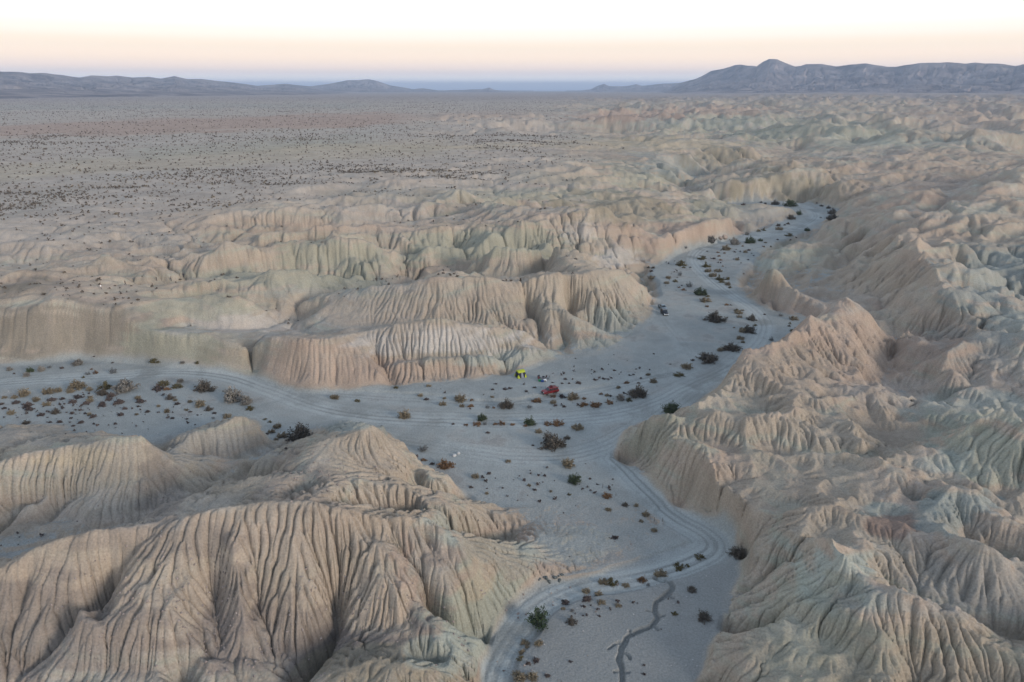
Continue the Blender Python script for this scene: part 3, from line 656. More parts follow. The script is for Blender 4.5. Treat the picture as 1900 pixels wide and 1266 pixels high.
# ------------------------------------------------------------------ far mountains
def rock_mat(name, c1, c2):
    m = bpy.data.materials.new(name); m.use_nodes = True; t = m.node_tree
    b = t.nodes['Principled BSDF']; b.inputs['Roughness'].default_value = 1; b.inputs['Specular IOR Level'].default_value = .05
    tcn = N(t, 'ShaderNodeTexCoord'); nz = N(t, 'ShaderNodeTexNoise'); nz.inputs['Scale'].default_value = .004; nz.inputs['Detail'].default_value = 8; nz.inputs['Roughness'].default_value = .65
    t.links.new(tcn.outputs['Object'], nz.inputs['Vector'])
    r_ = N(t, 'ShaderNodeValToRGB'); setramp(r_, [(.38, c1), (.62, c2)])
    t.links.new(nz.outputs[0], r_.inputs[0]); t.links.new(r_.outputs[0], b.inputs['Base Color'])
    return m
def mountains(name, sil, dist, mat, lam, front=.62, seed=1):
    """a range whose skyline passes the surveyed points; dist = (u, metres) along it"""
    su = np.array([p[0] for p in sil], float); sv = np.array([p[1] for p in sil], float)
    na, nr_ = 760, 150
    az_of = lambda u: np.arctan2((u - 950)/FPX, cp + sp*(633 - 166)/FPX)
    a = np.linspace(az_of(su[0]), az_of(su[-1]), na)
    uq = np.interp(a, az_of(su), su); Rc = np.interp(uq, [d[0] for d in dist], [d[1] for d in dist])
    vq = np.interp(uq, su, sv)
    dzn = -sp + cp*(633 - vq)/FPX; dyn = cp + sp*(633 - vq)/FPX; dh = np.hypot((uq - 950)/FPX, dyn)
    Hc = CAM_H + Rc*dzn/dh + 10 + 14*fbm(a*9000/160, a*0 + seed, 1.6, 3, seed=9)
    t = np.concatenate([np.linspace(front, 1, 100), np.linspace(1.005, 1.3, 50)])
    r = t[:, None]*Rc[None]; x = r*np.sin(a)[None]; y = r*np.cos(a)[None]
    s_ = np.where(t < 1, (t - front)/(1 - front), (1.3 - t)/.3)[:, None]
    base = 20.0
    low = ridged(x, y, lam*2.4, 4, .5, seed=seed)
    shape = np.clip(s_, 0, 1)**1.25
    mid = np.clip(4*shape*(1 - shape), 0, 1)
    z = base - 25*(1 - sstep(0, .1, s_)) + (Hc - base)[None]*np.clip(shape*(1 - mid*.55*(1 - low)) + .10*mid*fbm(x, y, lam*1.5, 3, seed=seed + 3), 0, 1.0)
    # ravines: slopes straight from the local gradient
    for L, amp in ((lam, .20), (lam*.42, .26), (lam*.18, .26)):
        zs = z.copy()
        for _ in range(6 if L > lam*.3 else 2): zs = (zs + nb(zs,1,0) + nb(zs,-1,0) + nb(zs,0,1) + nb(zs,0,-1))/5
        ga = np.gradient(zs, axis=1)/(r*(a[1] - a[0])); gr = np.gradient(zs, axis=0)/np.gradient(r, axis=0)
        gx = gr*np.sin(a) + ga*np.cos(a); gy = gr*np.cos(a) - ga*np.sin(a)
        gate = sstep(.02, .2, np.hypot(gx, gy))*sstep(1, .9, shape)*sstep(0, .12, s_)
        z = z + amp*L*.5*gate*gullies(x + .3*L*fbm(x, y, L, 2, seed=1), y + .3*L*fbm(x, y, L, 2, seed=2), gx, gy, L, seed + 7)
    n0, n1 = z.shape
    idx = np.arange(n0*n1, dtype=np.int32).reshape(n0, n1)
    q = np.stack([idx[:-1, :-1], idx[:-1, 1:], idx[1:, 1:], idx[1:, :-1]], -1).reshape(-1, 4)
    me = bpy.data.meshes.new(name); me.from_pydata(np.stack([x, y, z], -1).reshape(-1, 3).tolist(), [], q.tolist()); me.shade_smooth(); me.materials.append(mat)
    o = bpy.data.objects.new(name, me); C.objects.link(o); o['kind'] = 'structure'
    return o
rm = rock_mat('mountain_rock', (.09, .078, .08), (.29, .24, .22))
SIL_L = [(-420,140),(-300,131),(-150,136),(0,134),(27,135),(61,138),(91,138),(111,141),(152,145),(175,141),(202,144),(222,142),(249,145),(280,144),(303,147),(328,142),(350,147),(374,148),(404,152),(438,156),(478,161),(505,159),(529,157),(556,160),(586,163),(640,170),(700,176),(760,180)]
SIL_M = [(470,176),(540,168),(575,162),(610,157),(645,150),(665,150),(685,149),(700,152),(725,159),(750,163),(765,167),(785,165),(815,169),(860,168),(895,167),(908,163),(918,167),(940,170),(990,174)]
SIL_N = [(1050,172),(1095,167),(1108,160),(1120,156),(1130,160),(1150,161),(1165,160),(1180,157),(1190,160),(1230,157),(1265,155),(1300,152),(1360,150),(1420,152),(1480,160)]
SIL_R = [(1225,172),(1262,156),(1285,150),(1293,147),(1305,141),(1316,134),(1340,129),(1360,122),(1368,121),(1395,125),(1399,126),(1410,117),(1420,112),(1435,112),(1450,118),(1470,125),(1480,124),(1490,121),(1520,121),(1545,126),(1570,121),(1600,119),(1640,125),(1655,126),(1670,122),(1700,119),(1750,118),(1780,121),(1800,119),(1850,121),(1875,124),(1890,120),(1900,117),(2000,115),(2150,120),(2320,126)]
mountains('mountain_range', SIL_L, [(-420,8500),(0,9500),(400,12000),(760,15000)], rm, 520, .5, 1)
mountains('mountain_range', SIL_M, [(470,14500),(990,17500)], rm, 600, .72, 2)
mountains('mountain_range', SIL_R, [(1225,13000),(1400,10500),(1700,9500),(2320,9000)], rm, 480, .66, 3)
mountains('mountain_range', SIL_N, [(1050,18000),(1480,14000)], rm, 600, .8, 4)
log('mountains')
# ------------------------------------------------------------------ the evening air
def haze_box():
    bm = bmesh.new(); bmesh.ops.create_cube(bm, size=1)
    x0, x1, y0, y1, z0, z1 = -66000, 66000, -3000, 66000, float(Z.min()) - 8, 520
    for v in bm.verts: v.co = (x0 if v.co.x < 0 else x1, y0 if v.co.y < 0 else y1, z0 if v.co.z < 0 else z1)
    me = bpy.data.meshes.new('haze'); bm.to_mesh(me); bm.free()
    m = bpy.data.materials.new('haze_air'); m.use_nodes = True; t = m.node_tree; t.nodes.clear()
    o_ = N(t, 'ShaderNodeOutputMaterial'); v = N(t, 'ShaderNodeVolumePrincipled')
    v.inputs['Color'].default_value = (.61, .76, 1.0, 1); v.inputs['Density'].default_value = 5.6e-5; v.inputs['Anisotropy'].default_value = 0
    t.links.new(v.outputs[0], o_.inputs['Volume']); me.materials.append(m)
    o = bpy.data.objects.new('haze', me); C.objects.link(o); o['kind'] = 'stuff'; o['label'] = 'pale blue evening haze over the desert'
haze_box()

# ------------------------------------------------------------------ things: helpers
prng = random.Random(5)
def pmat(name, c, rough=.6, metal=0.0, spec=.4, vary=0, scale=8):
    m = bpy.data.materials.new(name); m.use_nodes = True; t = m.node_tree; b = t.nodes['Principled BSDF']
    b.inputs['Base Color'].default_value = (*c, 1); b.inputs['Roughness'].default_value = rough; b.inputs['Metallic'].default_value = metal; b.inputs['Specular IOR Level'].default_value = spec
    tcn = N(t, 'ShaderNodeTexCoord'); nz = N(t, 'ShaderNodeTexNoise'); nz.inputs['Scale'].default_value = scale; nz.inputs['Detail'].default_value = 4
    t.links.new(tcn.outputs['Object'], nz.inputs['Vector'])
    r_ = N(t, 'ShaderNodeValToRGB'); v = vary or .06
    setramp(r_, [(.3, tuple(max(0, x*(1 - v)) for x in c)), (.7, tuple(min(1, x*(1 + v)) for x in c))])
    t.links.new(nz.outputs[0], r_.inputs[0]); t.links.new(r_.outputs[0], b.inputs['Base Color'])
    return m
def leaf_mat(name, c1, c2):
    m = bpy.data.materials.new(name); m.use_nodes = True; t = m.node_tree; b = t.nodes['Principled BSDF']
    b.inputs['Roughness'].default_value = .85; b.inputs['Specular IOR Level'].default_value = .15
    a = N(t, 'ShaderNodeVertexColor', layer_name='leaf'); r_ = N(t, 'ShaderNodeValToRGB'); setramp(r_, [(0, c1), (1, c2)])
    sx = N(t, 'ShaderNodeSeparateColor'); oi = N(t, 'ShaderNodeObjectInfo'); ad = N(t, 'ShaderNodeMath', operation='MULTIPLY_ADD'); ad.inputs[1].default_value = .35; 
    t.links.new(a.outputs[0], sx.inputs[0]); t.links.new(oi.outputs['Random'], ad.inputs[0]); 
    mlt = N(t, 'ShaderNodeMath', operation='MULTIPLY'); mlt.inputs[1].default_value = .75
    t.links.new(sx.outputs[0], mlt.inputs[0]); t.links.new(mlt.outputs[0], ad.inputs[2])
    t.links.new(ad.outputs[0], r_.inputs[0]); t.links.new(r_.outputs[0], b.inputs['Base Color'])
    return m
def tag(o, label=None, cat=None, group=None, kind=None):
    if label: o['label'] = label
    if cat: o['category'] = cat
    if group: o['group'] = group
    if kind: o['kind'] = kind
    return o
def link(name, me, parent=None, loc=None):
    o = bpy.data.objects.new(name, me); C.objects.link(o)
    if parent: o.parent = parent
    if loc is not None: o.location = loc
    return o
def root(name, loc, rz=0, **kw):
    o = bpy.data.objects.new(name, None); C.objects.link(o); o.location = loc; o.rotation_euler.z = rz; o.empty_display_size = .3
    return tag(o, **kw)
def mesh_of(name, verts, faces, mat, leaf=None, smooth=False):
    me = bpy.data.meshes.new(name); me.from_pydata([tuple(v) for v in verts], [], faces); me.materials.append(mat)
    if leaf is not None:
        at = me.color_attributes.new('leaf', 'FLOAT_COLOR', 'POINT'); c4 = np.ones((len(verts), 4), np.float32); c4[:, :3] = np.asarray(leaf, np.float32)[:, None]; at.data.foreach_set('color', c4.ravel())
    if smooth: me.shade_smooth()
    return me
def bm_mesh(name, bm, mat, smooth=False):
    me = bpy.data.meshes.new(name); bm.normal_update(); bm.to_mesh(me); bm.free(); me.materials.append(mat)
    if smooth: me.shade_smooth()
    return me
def spot(u, v, z=None):
    """the point of the ground seen at photo pixel (u, v): on the wash floor where that lies there, else the first ground the sight line meets"""
    x, y = P(u, v, 0.0)
    i = int(np.interp(math.hypot(x, y), rr, np.arange(NR))); j = int(round((math.atan2(x, y) + AZ)/(2*AZ)*(NT - 1)))
    if not n_wash[i, j] > .5:
        h = np.linspace(45, -2, 1500); xs, ys = P(np.full(1500, u), np.full(1500, v), h); g = gheight(xs, ys)
        k = int(np.argmax(g >= h)); x, y = xs[k], ys[k]
    return float(x), float(y), float(gheight(x, y))
def mpp(x, y, z):
    return (y*cp + (CAM_H - z)*sp)/FPX

# ------------------------------------------------------------------ shrubs
LEAF = dict(S=leaf_mat('plain_scrub_twigs', (.045,.040,.034), (.19,.155,.12)), D=leaf_mat('dark_twigs', (.045,.040,.034), (.155,.130,.102)), G=leaf_mat('green_leaves', (.028,.040,.022), (.095,.115,.058)), T=leaf_mat('straw_leaves', (.10,.080,.052), (.30,.245,.165)),
            R=leaf_mat('rust_leaves', (.075,.042,.024), (.25,.145,.072)), P=leaf_mat('grey_leaves', (.085,.08,.072), (.30,.275,.24)), O=leaf_mat('olive_leaves', (.045,.040,.018), (.155,.125,.055)),
            K=leaf_mat('tuft_twigs', (.035,.030,.032), (.15,.115,.10)), B=leaf_mat('sage_leaves', (.055,.060,.062), (.19,.19,.185)), V=leaf_mat('bright_green_leaves', (.026,.042,.022), (.075,.105,.048)))
bark = pmat('grey_bark', (.085,.070,.060), .9)
def shrub_mesh(kind, seed, n):
    """leaf clumps on a fan of twigs, one unit wide; returns (leaves, twigs)"""
    g = np.random.default_rng(seed)
    H = dict(D=.54, G=.58, T=.55, R=.42, P=.60, O=.46, K=.34, B=.66, V=.80)[kind]
    up = dict(D=.62, G=.75, T=.7, R=.5, P=.8, O=.4, K=.5, B=.9, V=1.1)[kind]
    nst = dict(D=48, G=40, T=36, R=30, P=34, O=26, K=22, B=22, V=30)[kind]
    V_, F_, L_ = [], [], []; TV, TF = [], []
    for k in range(nst):
        a = g.random()*2*math.pi; tilt = g.random()**.6*1.25/up**.5
        d = np.array([math.cos(a)*math.sin(tilt), math.sin(a)*math.sin(tilt), math.cos(tilt)])
        ln = (.34 + .2*g.random()); tip = d*ln*np.array([1, 1, H/.5])*(.75 + .35*g.random())
        base = np.array([math.cos(a)*.05, math.sin(a)*.05, -.03]); tip = tip*(.6 if kind == 'K' and k % 2 else 1)
        # a twig: three-sided, tapering
        sx = np.cross(tip - base, [0, 0, 1.0]); sx = sx/(np.linalg.norm(sx) + 1e-6); sy = np.cross(sx, tip - base); sy = sy/(np.linalg.norm(sy) + 1e-6)
        i0 = len(TV)
        for q in range(3):
            o = (math.cos(q*2.094)*sx + math.sin(q*2.094)*sy)
            TV.append(base + o*.011); TV.append(tip + o*.003)
        for q in range(3): a0, a1 = i0 + 2*q, i0 + 2*((q + 1) % 3); TF.append((a0, a1, a1 + 1, a0 + 1))
        bright = .25 + .6*g.random()
        for j in range(n):
            t = .35 + .65*g.random()**.7
            p = base + (tip - base)*t + g.normal(0, .05, 3)
            if p[2] < .0: p[2] = g.random()*.05
            s = (.030 if kind in 'DGBV' else .062 if kind == 'K' else .036)*(.6 + .8*g.random())
            e1 = g.normal(size=3); e1 /= np.linalg.norm(e1); e2 = np.cross(e1, g.normal(size=3)); e2 /= np.linalg.norm(e2) + 1e-6
            if kind in 'DGKBV': e1 = e1*.8 + d*.7; e1 /= np.linalg.norm(e1)
            i1 = len(V_)
            V_ += [p - e1*s*1.5, p + e2*s*.6, p + e1*s*1.5, p - e2*s*.6]; F_.append((i1, i1 + 1, i1 + 2, i1 + 3))
            L_ += [min(1, max(0, bright + .22*g.normal()))]*4
    lf = mesh_of('foliage', V_, F_, LEAF[kind], L_)
    tw = mesh_of('branches', TV, TF, bark)
    # both in one mesh for the small ones
    return lf, tw
MESH = {k: [shrub_mesh(k, 100 + i*7 + ord(k), 38 if k in 'DGPV' else 26 if k not in 'KR' else 20) for i in range(3)] for k in LEAF if k != 'S'}
NAME = dict(D='dark_bush', G='green_bush', T='straw_bush', R='rust_shrub', P='grey_bush', O='olive_shrub', K='scrub_tuft', B='sage_bush', V='green_bush')
LOOK = dict(D='dark bush', G='dark green leafy bush', T='straw coloured bush', R='rust orange shrub', P='pale grey bush', O='olive brown rounded shrub', K='dark low scrub tuft', B='grey blue sage bush', V='bright green leafy bush')
SHRUBS = """G 56 692 18|P 77 690 16|B 92 684 9|P 50 700 14|P 18 689 13|K 26 694 6|P 147 680 20|K 175 663 5|K 209 675 6|O 288 674 18|R 170 687 6|R 177 694 12|B 163 696 11|B 211 694 18|O 154 701 8|K 115 685 10
O 193 723 28|P 234 728 42|T 146 723 30|T 167 726 14|T 89 732 20|T 107 729 18|T 130 729 14|T 45 737 24|T 28 740 12|T 67 746 16|D 190 734 20|K 207 738 18|T 256 741 13|K 221 751 22|O 303 716 20|K 293 726 24|R 310 725 14
K 202 744 14|T 168 740 10|K 145 740 18|K 116 742 12|K 97 745 16|K 30 750 16|K 52 756 18|T 87 754 16|T 167 747 14|K 160 752 16|K 190 755 20|K 135 749 16|T 21 770 16|D 103 769 16|K 55 763 18|K 77 773 14|K 158 769 8|T 166 772 10|K 173 776 14|K 224 773 16|K 261 749 18|K 274 766 10|T 310 765 10|D 49 789 14|K 93 786 10|K 150 787 12|K 111 786 12|T 294 756 8|K 257 756 8|K 232 761 10|K 134 769 10|K 149 763 9|K 116 758 8|K 8 760 10|K 3 752 10|T 9 740 10|K 214 788 8|K 174 788 7|K 136 793 8|T 253 771 8
P 339 676 10|O 367 676 11|P 335 711 14|O 329 721 18|D 382 729 40|P 430 748 40|P 457 752 24|O 463 762 18|D 317 742 16|T 325 745 9|T 352 748 10|T 372 756 22|D 388 763 14|K 398 769 9|T 346 763 9|K 353 766 8|T 310 767 11|T 422 776 16|B 396 778 7|O 492 780 8|O 500 785 9|T 515 796 16|T 504 805 14|T 524 814 20|D 556 818 46|T 513 822 12|K 496 812 9|K 531 833 8|K 329 752 12|K 347 779 7|K 320 778 9|T 618 740 14
T 622 741 16|O 663 746 11|O 734 724 11|T 796 721 9|T 780 736 11|K 791 743 12|T 854 746 24|T 825 741 8|T 821 753 15|R 876 744 9|R 873 756 14|T 857 756 11|B 905 758 11|R 916 758 8|T 750 777 26|G 894 781 20|R 886 791 19|B 900 789 12|R 865 790 10|R 919 789 10|R 931 789 16|K 905 805 9|B 786 839 20|K 770 855 16|R 786 857 14|K 920 715 8|K 914 727 7|T 913 741 8|K 841 788 8
K 937 727 11|K 946 725 9|K 977 731 8|K 991 724 7|D 939 759 28|B 982 758 11|R 996 747 20|R 1027 738 12|T 1027 750 14|K 1030 754 9|K 1043 738 14|T 1062 743 24|R 1084 741 10|R 1083 755 20|R 1105 756 22|K 1047 756 9|R 1115 733 9|T 1126 736 10|R 1131 751 16|P 1151 744 18|O 1166 745 14|D 1183 739 34|K 1158 731 8|T 1212 711 16|T 1203 699 10|R 1163 712 12|K 1073 716 12|K 1104 709 10|K 1120 707 9|T 1147 721 10|K 1049 708 8|K 1185 711 7|K 1025 714 6|K 1043 716 6|K 1056 716 6|K 1134 705 6|K 1140 690 7|K 1189 703 6|K 1180 687 5|K 1168 699 6
G 983 790 26|R 975 791 10|T 999 804 14|R 951 789 11|R 1016 789 18|R 1035 790 24|T 1071 799 24|D 1026 833 46|D 1052 816 14|K 989 828 7
D 1203 498 6|D 1212 498 9|K 1209 505 9|T 1210 515 14|T 1240 518 11|B 1261 513 12|O 1262 495 22|B 1267 489 8|O 1268 498 8|B 1281 498 6|T 1237 528 10|O 1252 524 11|B 1278 534 15|R 1260 535 6|R 1268 540 9|G 1300 551 28|T 1309 562 20|O 1313 552 8|R 1312 571 8|K 1356 567 5|R 1348 568 10|O 1366 579 12|T 1378 577 6|T 1370 584 14|T 1372 590 10|D 1394 596 20|D 1328 600 44|D 1388 620 34|T 1377 618 18|O 1401 605 8|R 1362 609 5|T 1374 631 13|T 1378 637 8|B 1431 634 12|D 1357 654 40|T 1337 653 14|D 1314 675 48|K 1285 670 8|T 1274 686 22|O 1260 700 18|K 1244 677 5|K 1213 658 5|K 1419 584 6|B 1448 588 9|T 1473 595 15|O 1465 602 7|D 1464 607 7|B 1488 603 9|K 1492 607 5|B 1478 615 12|O 1469 616 9|T 1468 628 16|O 1303 483 16|O 1312 497 18|T 1314 506 14|T 1332 506 14|T 1323 515 16|O 1337 521 18|O 1350 520 12|O 1339 525 12|T 1350 530 12|O 1354 535 8
G 1391 454 24|G 1411 449 11|P 1361 456 20|T 1347 466 18|P 1320 454 22|B 1312 468 5|B 1272 467 7|R 1332 470 7|R 1344 471 6|R 1334 477 7|R 1378 458 6|K 1389 466 8|T 1383 470 9|K 1363 469 6|K 1324 482 10|R 1337 484 7|T 1367 484 10|K 1388 483 5|R 1341 495 5|R 1380 504 5|T 1420 452 6|O 1430 459 6|R 1417 459 6|K 1443 446 6|O 1464 440 14|K 1466 447 6|G 1497 430 14|T 1446 428 13|O 1416 429 11|O 1407 431 8|P 1385 437 9|D 1444 421 11|D 1456 419 6|D 1462 417 8|D 1468 409 19|G 1482 401 14|G 1466 386 30|D 1438 382 18|D 1420 380 7|D 1412 377 6|K 1379 382 9|K 1404 381 6|D 1544 399 19|D 1537 388 10|D 1524 384 8|B 1523 405 5|D 1544 411 26|K 1516 378 5|K 1477 442 5
R 827 870 34|K 802 863 11|T 882 888 16|K 907 880 10|T 943 857 11|T 1054 868 28|G 1066 898 28|T 982 902 8|K 1095 890 7|T 1022 913 7|O 1057 919 9|R 1126 924 22|D 1160 940 12|T 1181 941 11|T 1128 949 13|T 1198 959 17|T 1190 969 9|T 1214 988 13|K 1141 1001 17|K 874 905 9|T 903 917 9|K 1007 895 4|K 1081 908 6|K 1108 900 6
V 1002 1163 46|D 1061 1158 19|T 975 1191 17|T 979 1201 10|T 969 1210 15|O 966 1224 15|T 1000 1199 18|K 995 1229 16|K 980 1234 12|T 962 1262 30|T 988 1262 22|K 1016 1256 12|K 1058 1229 9|K 1049 1116 18|K 1088 1116 22|K 1083 1128 11|T 1088 1097 16|T 1111 1103 18|T 1116 1121 15|T 1147 1126 12|T 1119 1080 20|O 1138 1080 26|T 1161 1084 14|R 1192 1075 22|B 1203 1082 10|T 1225 1065 26|O 1262 1049 22|O 1259 1055 14|O 1275 1046 10|O 1299 1032 18|D 1284 1098 18|O 1253 1141 13|D 1306 1152 28|D 1370 1034 40|B 1061 1136 10|T 1045 1132 10|K 1112 1145 8|K 1195 1253 9|K 1195 1236 7|G 1247 769 34"""
MARK = [(1020,728,'the red car'),(966,694,'the yellow tent'),(1231,578,'the two parked dark cars'),(1002,1150,'the bright green bush'),(846,846,'the pair of white boulders'),(1205,1140,'the winding crack in the sand'),(1450,550,'the long dark slab of rock'),
        (1450,375,'the far curved cliff'),(80,668,'the tall left cliff'),(440,790,'the fluted mound'),(590,720,'the pink fluted cliff'),(1340,440,'the split pink block'),(1200,830,'the rounded grey knoll'),(1385,1000,'the undercut right bank'),(90,755,'the left gravel bar'),(1090,748,'the row of rust shrubs'),(1340,640,'the biggest dark thickets'),(1320,510,'the track bend')]
def where(u, v):
    d, m = min((math.hypot((u - a), (v - b)*2.2), (a, b, n)) for a, b, n in MARK)
    dx, dy = u - m[0], (v - m[1])*2.2
    if d < 22: rel = 'close beside'
    elif abs(dx) > abs(dy)*1.2: rel = 'left of' if dx < 0 else 'right of'
    else: rel = 'beyond' if dy < 0 else 'in front of'
    return rel + ' ' + m[2]
rows = []
for part in SHRUBS.replace('\n', '|').split('|'):
    k, u, v, wd = part.split(); u, v, wd = int(u), int(v), float(wd)
    if not 0 <= u <= 1900: continue
    sz = 'tiny ' if wd < 8 else 'small ' if wd < 13 else 'medium ' if wd < 22 else 'large '
    rows.append([k, u, v, wd, sz + LOOK[k] + ' ' + where(u, v).replace('the row of rust shrubs', 'the rust shrub row').replace('the winding crack in the sand', 'the winding sand crack').replace('the pair of white boulders', 'the white boulder pair')])
ORD = ['first', 'second', 'third', 'fourth', 'fifth', 'sixth', 'seventh', 'eighth', 'ninth', 'tenth', 'eleventh', 'twelfth']
rows = [r_[:4] + [r_[4].replace(' coloured', '').replace('the rounded grey knoll', 'the grey knoll').replace('the bright green bush', 'the green bush')] for r_ in rows]
byl = {}
for r_ in rows: byl.setdefault(r_[4], []).append(r_)
for l, rs in byl.items():
    rs.sort(key=lambda q: q[1])
    if len(rs) == 2 and abs(rs[0][1] - rs[1][1]) < 3: rs.sort(key=lambda q: -q[2]); rs[0][4] = 'nearer ' + l; rs[1][4] = 'farther ' + l
    elif len(rs) == 2: rs[0][4] = l + ', left of two'; rs[1][4] = l + ', right of two'
    elif len(rs) > 2:
        for i, q in enumerate(rs): q[4] = l + (', leftmost' if i == 0 else ', rightmost' if i == len(rs) - 1 else ', %s from left' % ORD[i])
GROUP = dict(D='dark bushes along the wash', G='green bushes along the wash', V='green bushes along the wash', T='straw bushes along the wash', R='rust shrubs along the wash', P='grey bushes along the wash', O='olive shrubs along the wash', K='scrub tufts on the sand', B='sage bushes along the wash')
for k, u, v, wd, lab in rows:
    lab = ' '.join(lab.split()) if len(lab.split()) < 17 else ' '.join(w_ for w_ in lab.split() if w_ not in ('small', 'tiny', 'medium', 'low'))
    x, y, z = spot(u, v - .12*wd); s = wd*mpp(x, y, z)*(.95 if k in 'DG' and v < 700 else 1.1)
    lf, tw = MESH[k][prng.randrange(3)]
    sc = (s*prng.uniform(.95, 1.1), s*prng.uniform(.75, 1.0), s*prng.uniform(.85, 1.1)*(.72 if wd >= 30 and v < 700 else 1)); rz = prng.uniform(-.5, .5) + (math.pi if prng.random() < .5 else 0)
    if wd >= 20:
        o = root(NAME[k], (x, y, z - .03), rz, label=lab, cat='bush', group=GROUP[k]); o.scale = sc
        link('foliage', lf, o); link('branches', tw, o)
    else:
        o = link(NAME[k], lf, loc=(x, y, z - .03)); o.scale = sc; o.rotation_euler.z = rz; tag(o, lab, 'bush', GROUP[k])
log('shrubs', len(rows))

# scrub of the plain: far too many to count
def scatter(name, n, dens, rmin, rmax, size, mat, label, seed, nf=9, flat=.55):
    g = np.random.default_rng(seed)
    a = (g.random(n*20) - .5)*2*R(50); r = rmin*np.exp(g.random(n*20)*math.log(rmax/rmin))
    i = np.clip(np.rint(np.interp(r, rr, np.arange(NR))).astype(int), 0, NR - 1); j = np.clip(np.rint((a + AZ)/(2*AZ)*(NT - 1)).astype(int), 0, NT - 1)
    ok = np.nonzero(g.random(n*20) < dens[i, j])[0][:n]
    a, r = a[ok], r[ok]; x, y = r*np.sin(a), r*np.cos(a); z = gheight(x, y); n = len(x)
    s = size*(.5 + g.random(n)**2*1.3)*np.clip(r/500, .8, 2.0)**.5
    # each one a little heap of leaf clumps
    p = g.normal(0, .20, (n, nf, 3)); p[..., 2] = np.abs(p[..., 2])*flat*2.2 + .10
    e1 = g.normal(size=(n, nf, 3)); e1 /= np.linalg.norm(e1, axis=-1, keepdims=True); e2 = np.cross(e1, g.normal(size=(n, nf, 3))); e2 /= np.linalg.norm(e2, axis=-1, keepdims=True) + 1e-6
    h = .24
    q = np.stack([p - e1*h*1.3, p + e2*h, p + e1*h*1.3, p - e2*h], 2)*s[:, None, None, None]
    q = q + np.stack([x, y, z], -1)[:, None, None, :]
    co = q.reshape(-1, 3).astype(np.float32); m = len(co)
    me = bpy.data.meshes.new(name); me.vertices.add(m); me.vertices.foreach_set('co', co.ravel())
    me.loops.add(m); me.loops.foreach_set('vertex_index', np.arange(m, dtype=np.int32)); me.polygons.add(m//4); me.polygons.foreach_set('loop_start', np.arange(0, m, 4, dtype=np.int32))
    at = me.color_attributes.new('leaf', 'FLOAT_COLOR', 'POINT'); c4 = np.ones((n, nf*4, 4), np.float32); c4[..., :3] = np.clip(.35*g.random((n, 1, 1)) + .5*np.repeat(g.random((n, nf)), 4, 1)[..., None], 0, 1); at.data.foreach_set('color', c4.ravel())
    me.update(calc_edges=True); me.materials.append(mat)
    o = link(name, me); tag(o, label, kind='stuff'); log(name, n)
bare = np.maximum(np.exp(-((V - (243 - .03*U))/15)**2)*(U < 800), np.exp(-((V - (317 - .055*U))/19)**2)*(U < 880))
_q = FX*.30 - FY*.10; pat = .04 + sstep(.64, .84, ridged(_q, FY*1.1 + .18*FX, 70, 3, .5, seed=101)) + .28*sstep(.05, .5, fbm(FX*.5, FY, 45, 4, seed=102))
_g = np.zeros(Z.shape); gx_, gy_ = grad(Z, rr, dth); sl_ = np.hypot(gx_, gy_)
flatness = sstep(.45, .15, sl_)
dens = (pl*(1 - .93*bare)*np.minimum(pat, 1) + .10*(1 - n_wash)*(rad > 230)*sstep(1150, 900, U)*(rad < 1500) + .30*sstep(1000, 2500, rad)*sstep(1300, 900, U)*(1 - .8*bare))*flatness*(n_wash < .05)
scatter('scrub', 42000, dens, 235, 5500, .92, LEAF['S'], 'countless dark bushes dotted over the plain', 71)
scatter('dry_scrub', 3500, dens*sstep(.1, .6, fbm(FX, FY, 90, 3, seed=103)), 235, 1500, .95, LEAF['T'], 'countless dry straw tufts dotted over the plain', 72)
# tufts and twigs of the sand bars
bar = np.exp(-(((U - 130)/170)**2 + ((V - 762)/26)**2)) + .7*np.exp(-(((U - 1000)/160)**2 + ((V - 742)/16)**2)) + .6*np.exp(-(((U - 1120)/90)**2 + ((V - 698)/22)**2)) + .7*np.exp(-(((U - 1390)/60)**2 + ((V - 475)/22)**2)) + .5*np.exp(-(((U - 1250)/40)**2 + ((V - 515)/30)**2)) + .5*np.exp(-(((U - 1090)/90)**2 + ((V - 1110)/40)**2)) + .35*np.exp(-(((U - 1000)/120)**2 + ((V - 895)/30)**2)) + .5*np.exp(-(((U - 860)/120)**2 + ((V - 640)/25)**2))+ .5*np.exp(-(((U - 100)/130)**2 + ((V - 1000)/25)**2))
scatter('dry_grass', 1500, bar*(ROAD < .3)*flatness, 60, 480, .62, LEAF['K'], 'countless small dry tufts on the sand bars', 73, 8, .5)

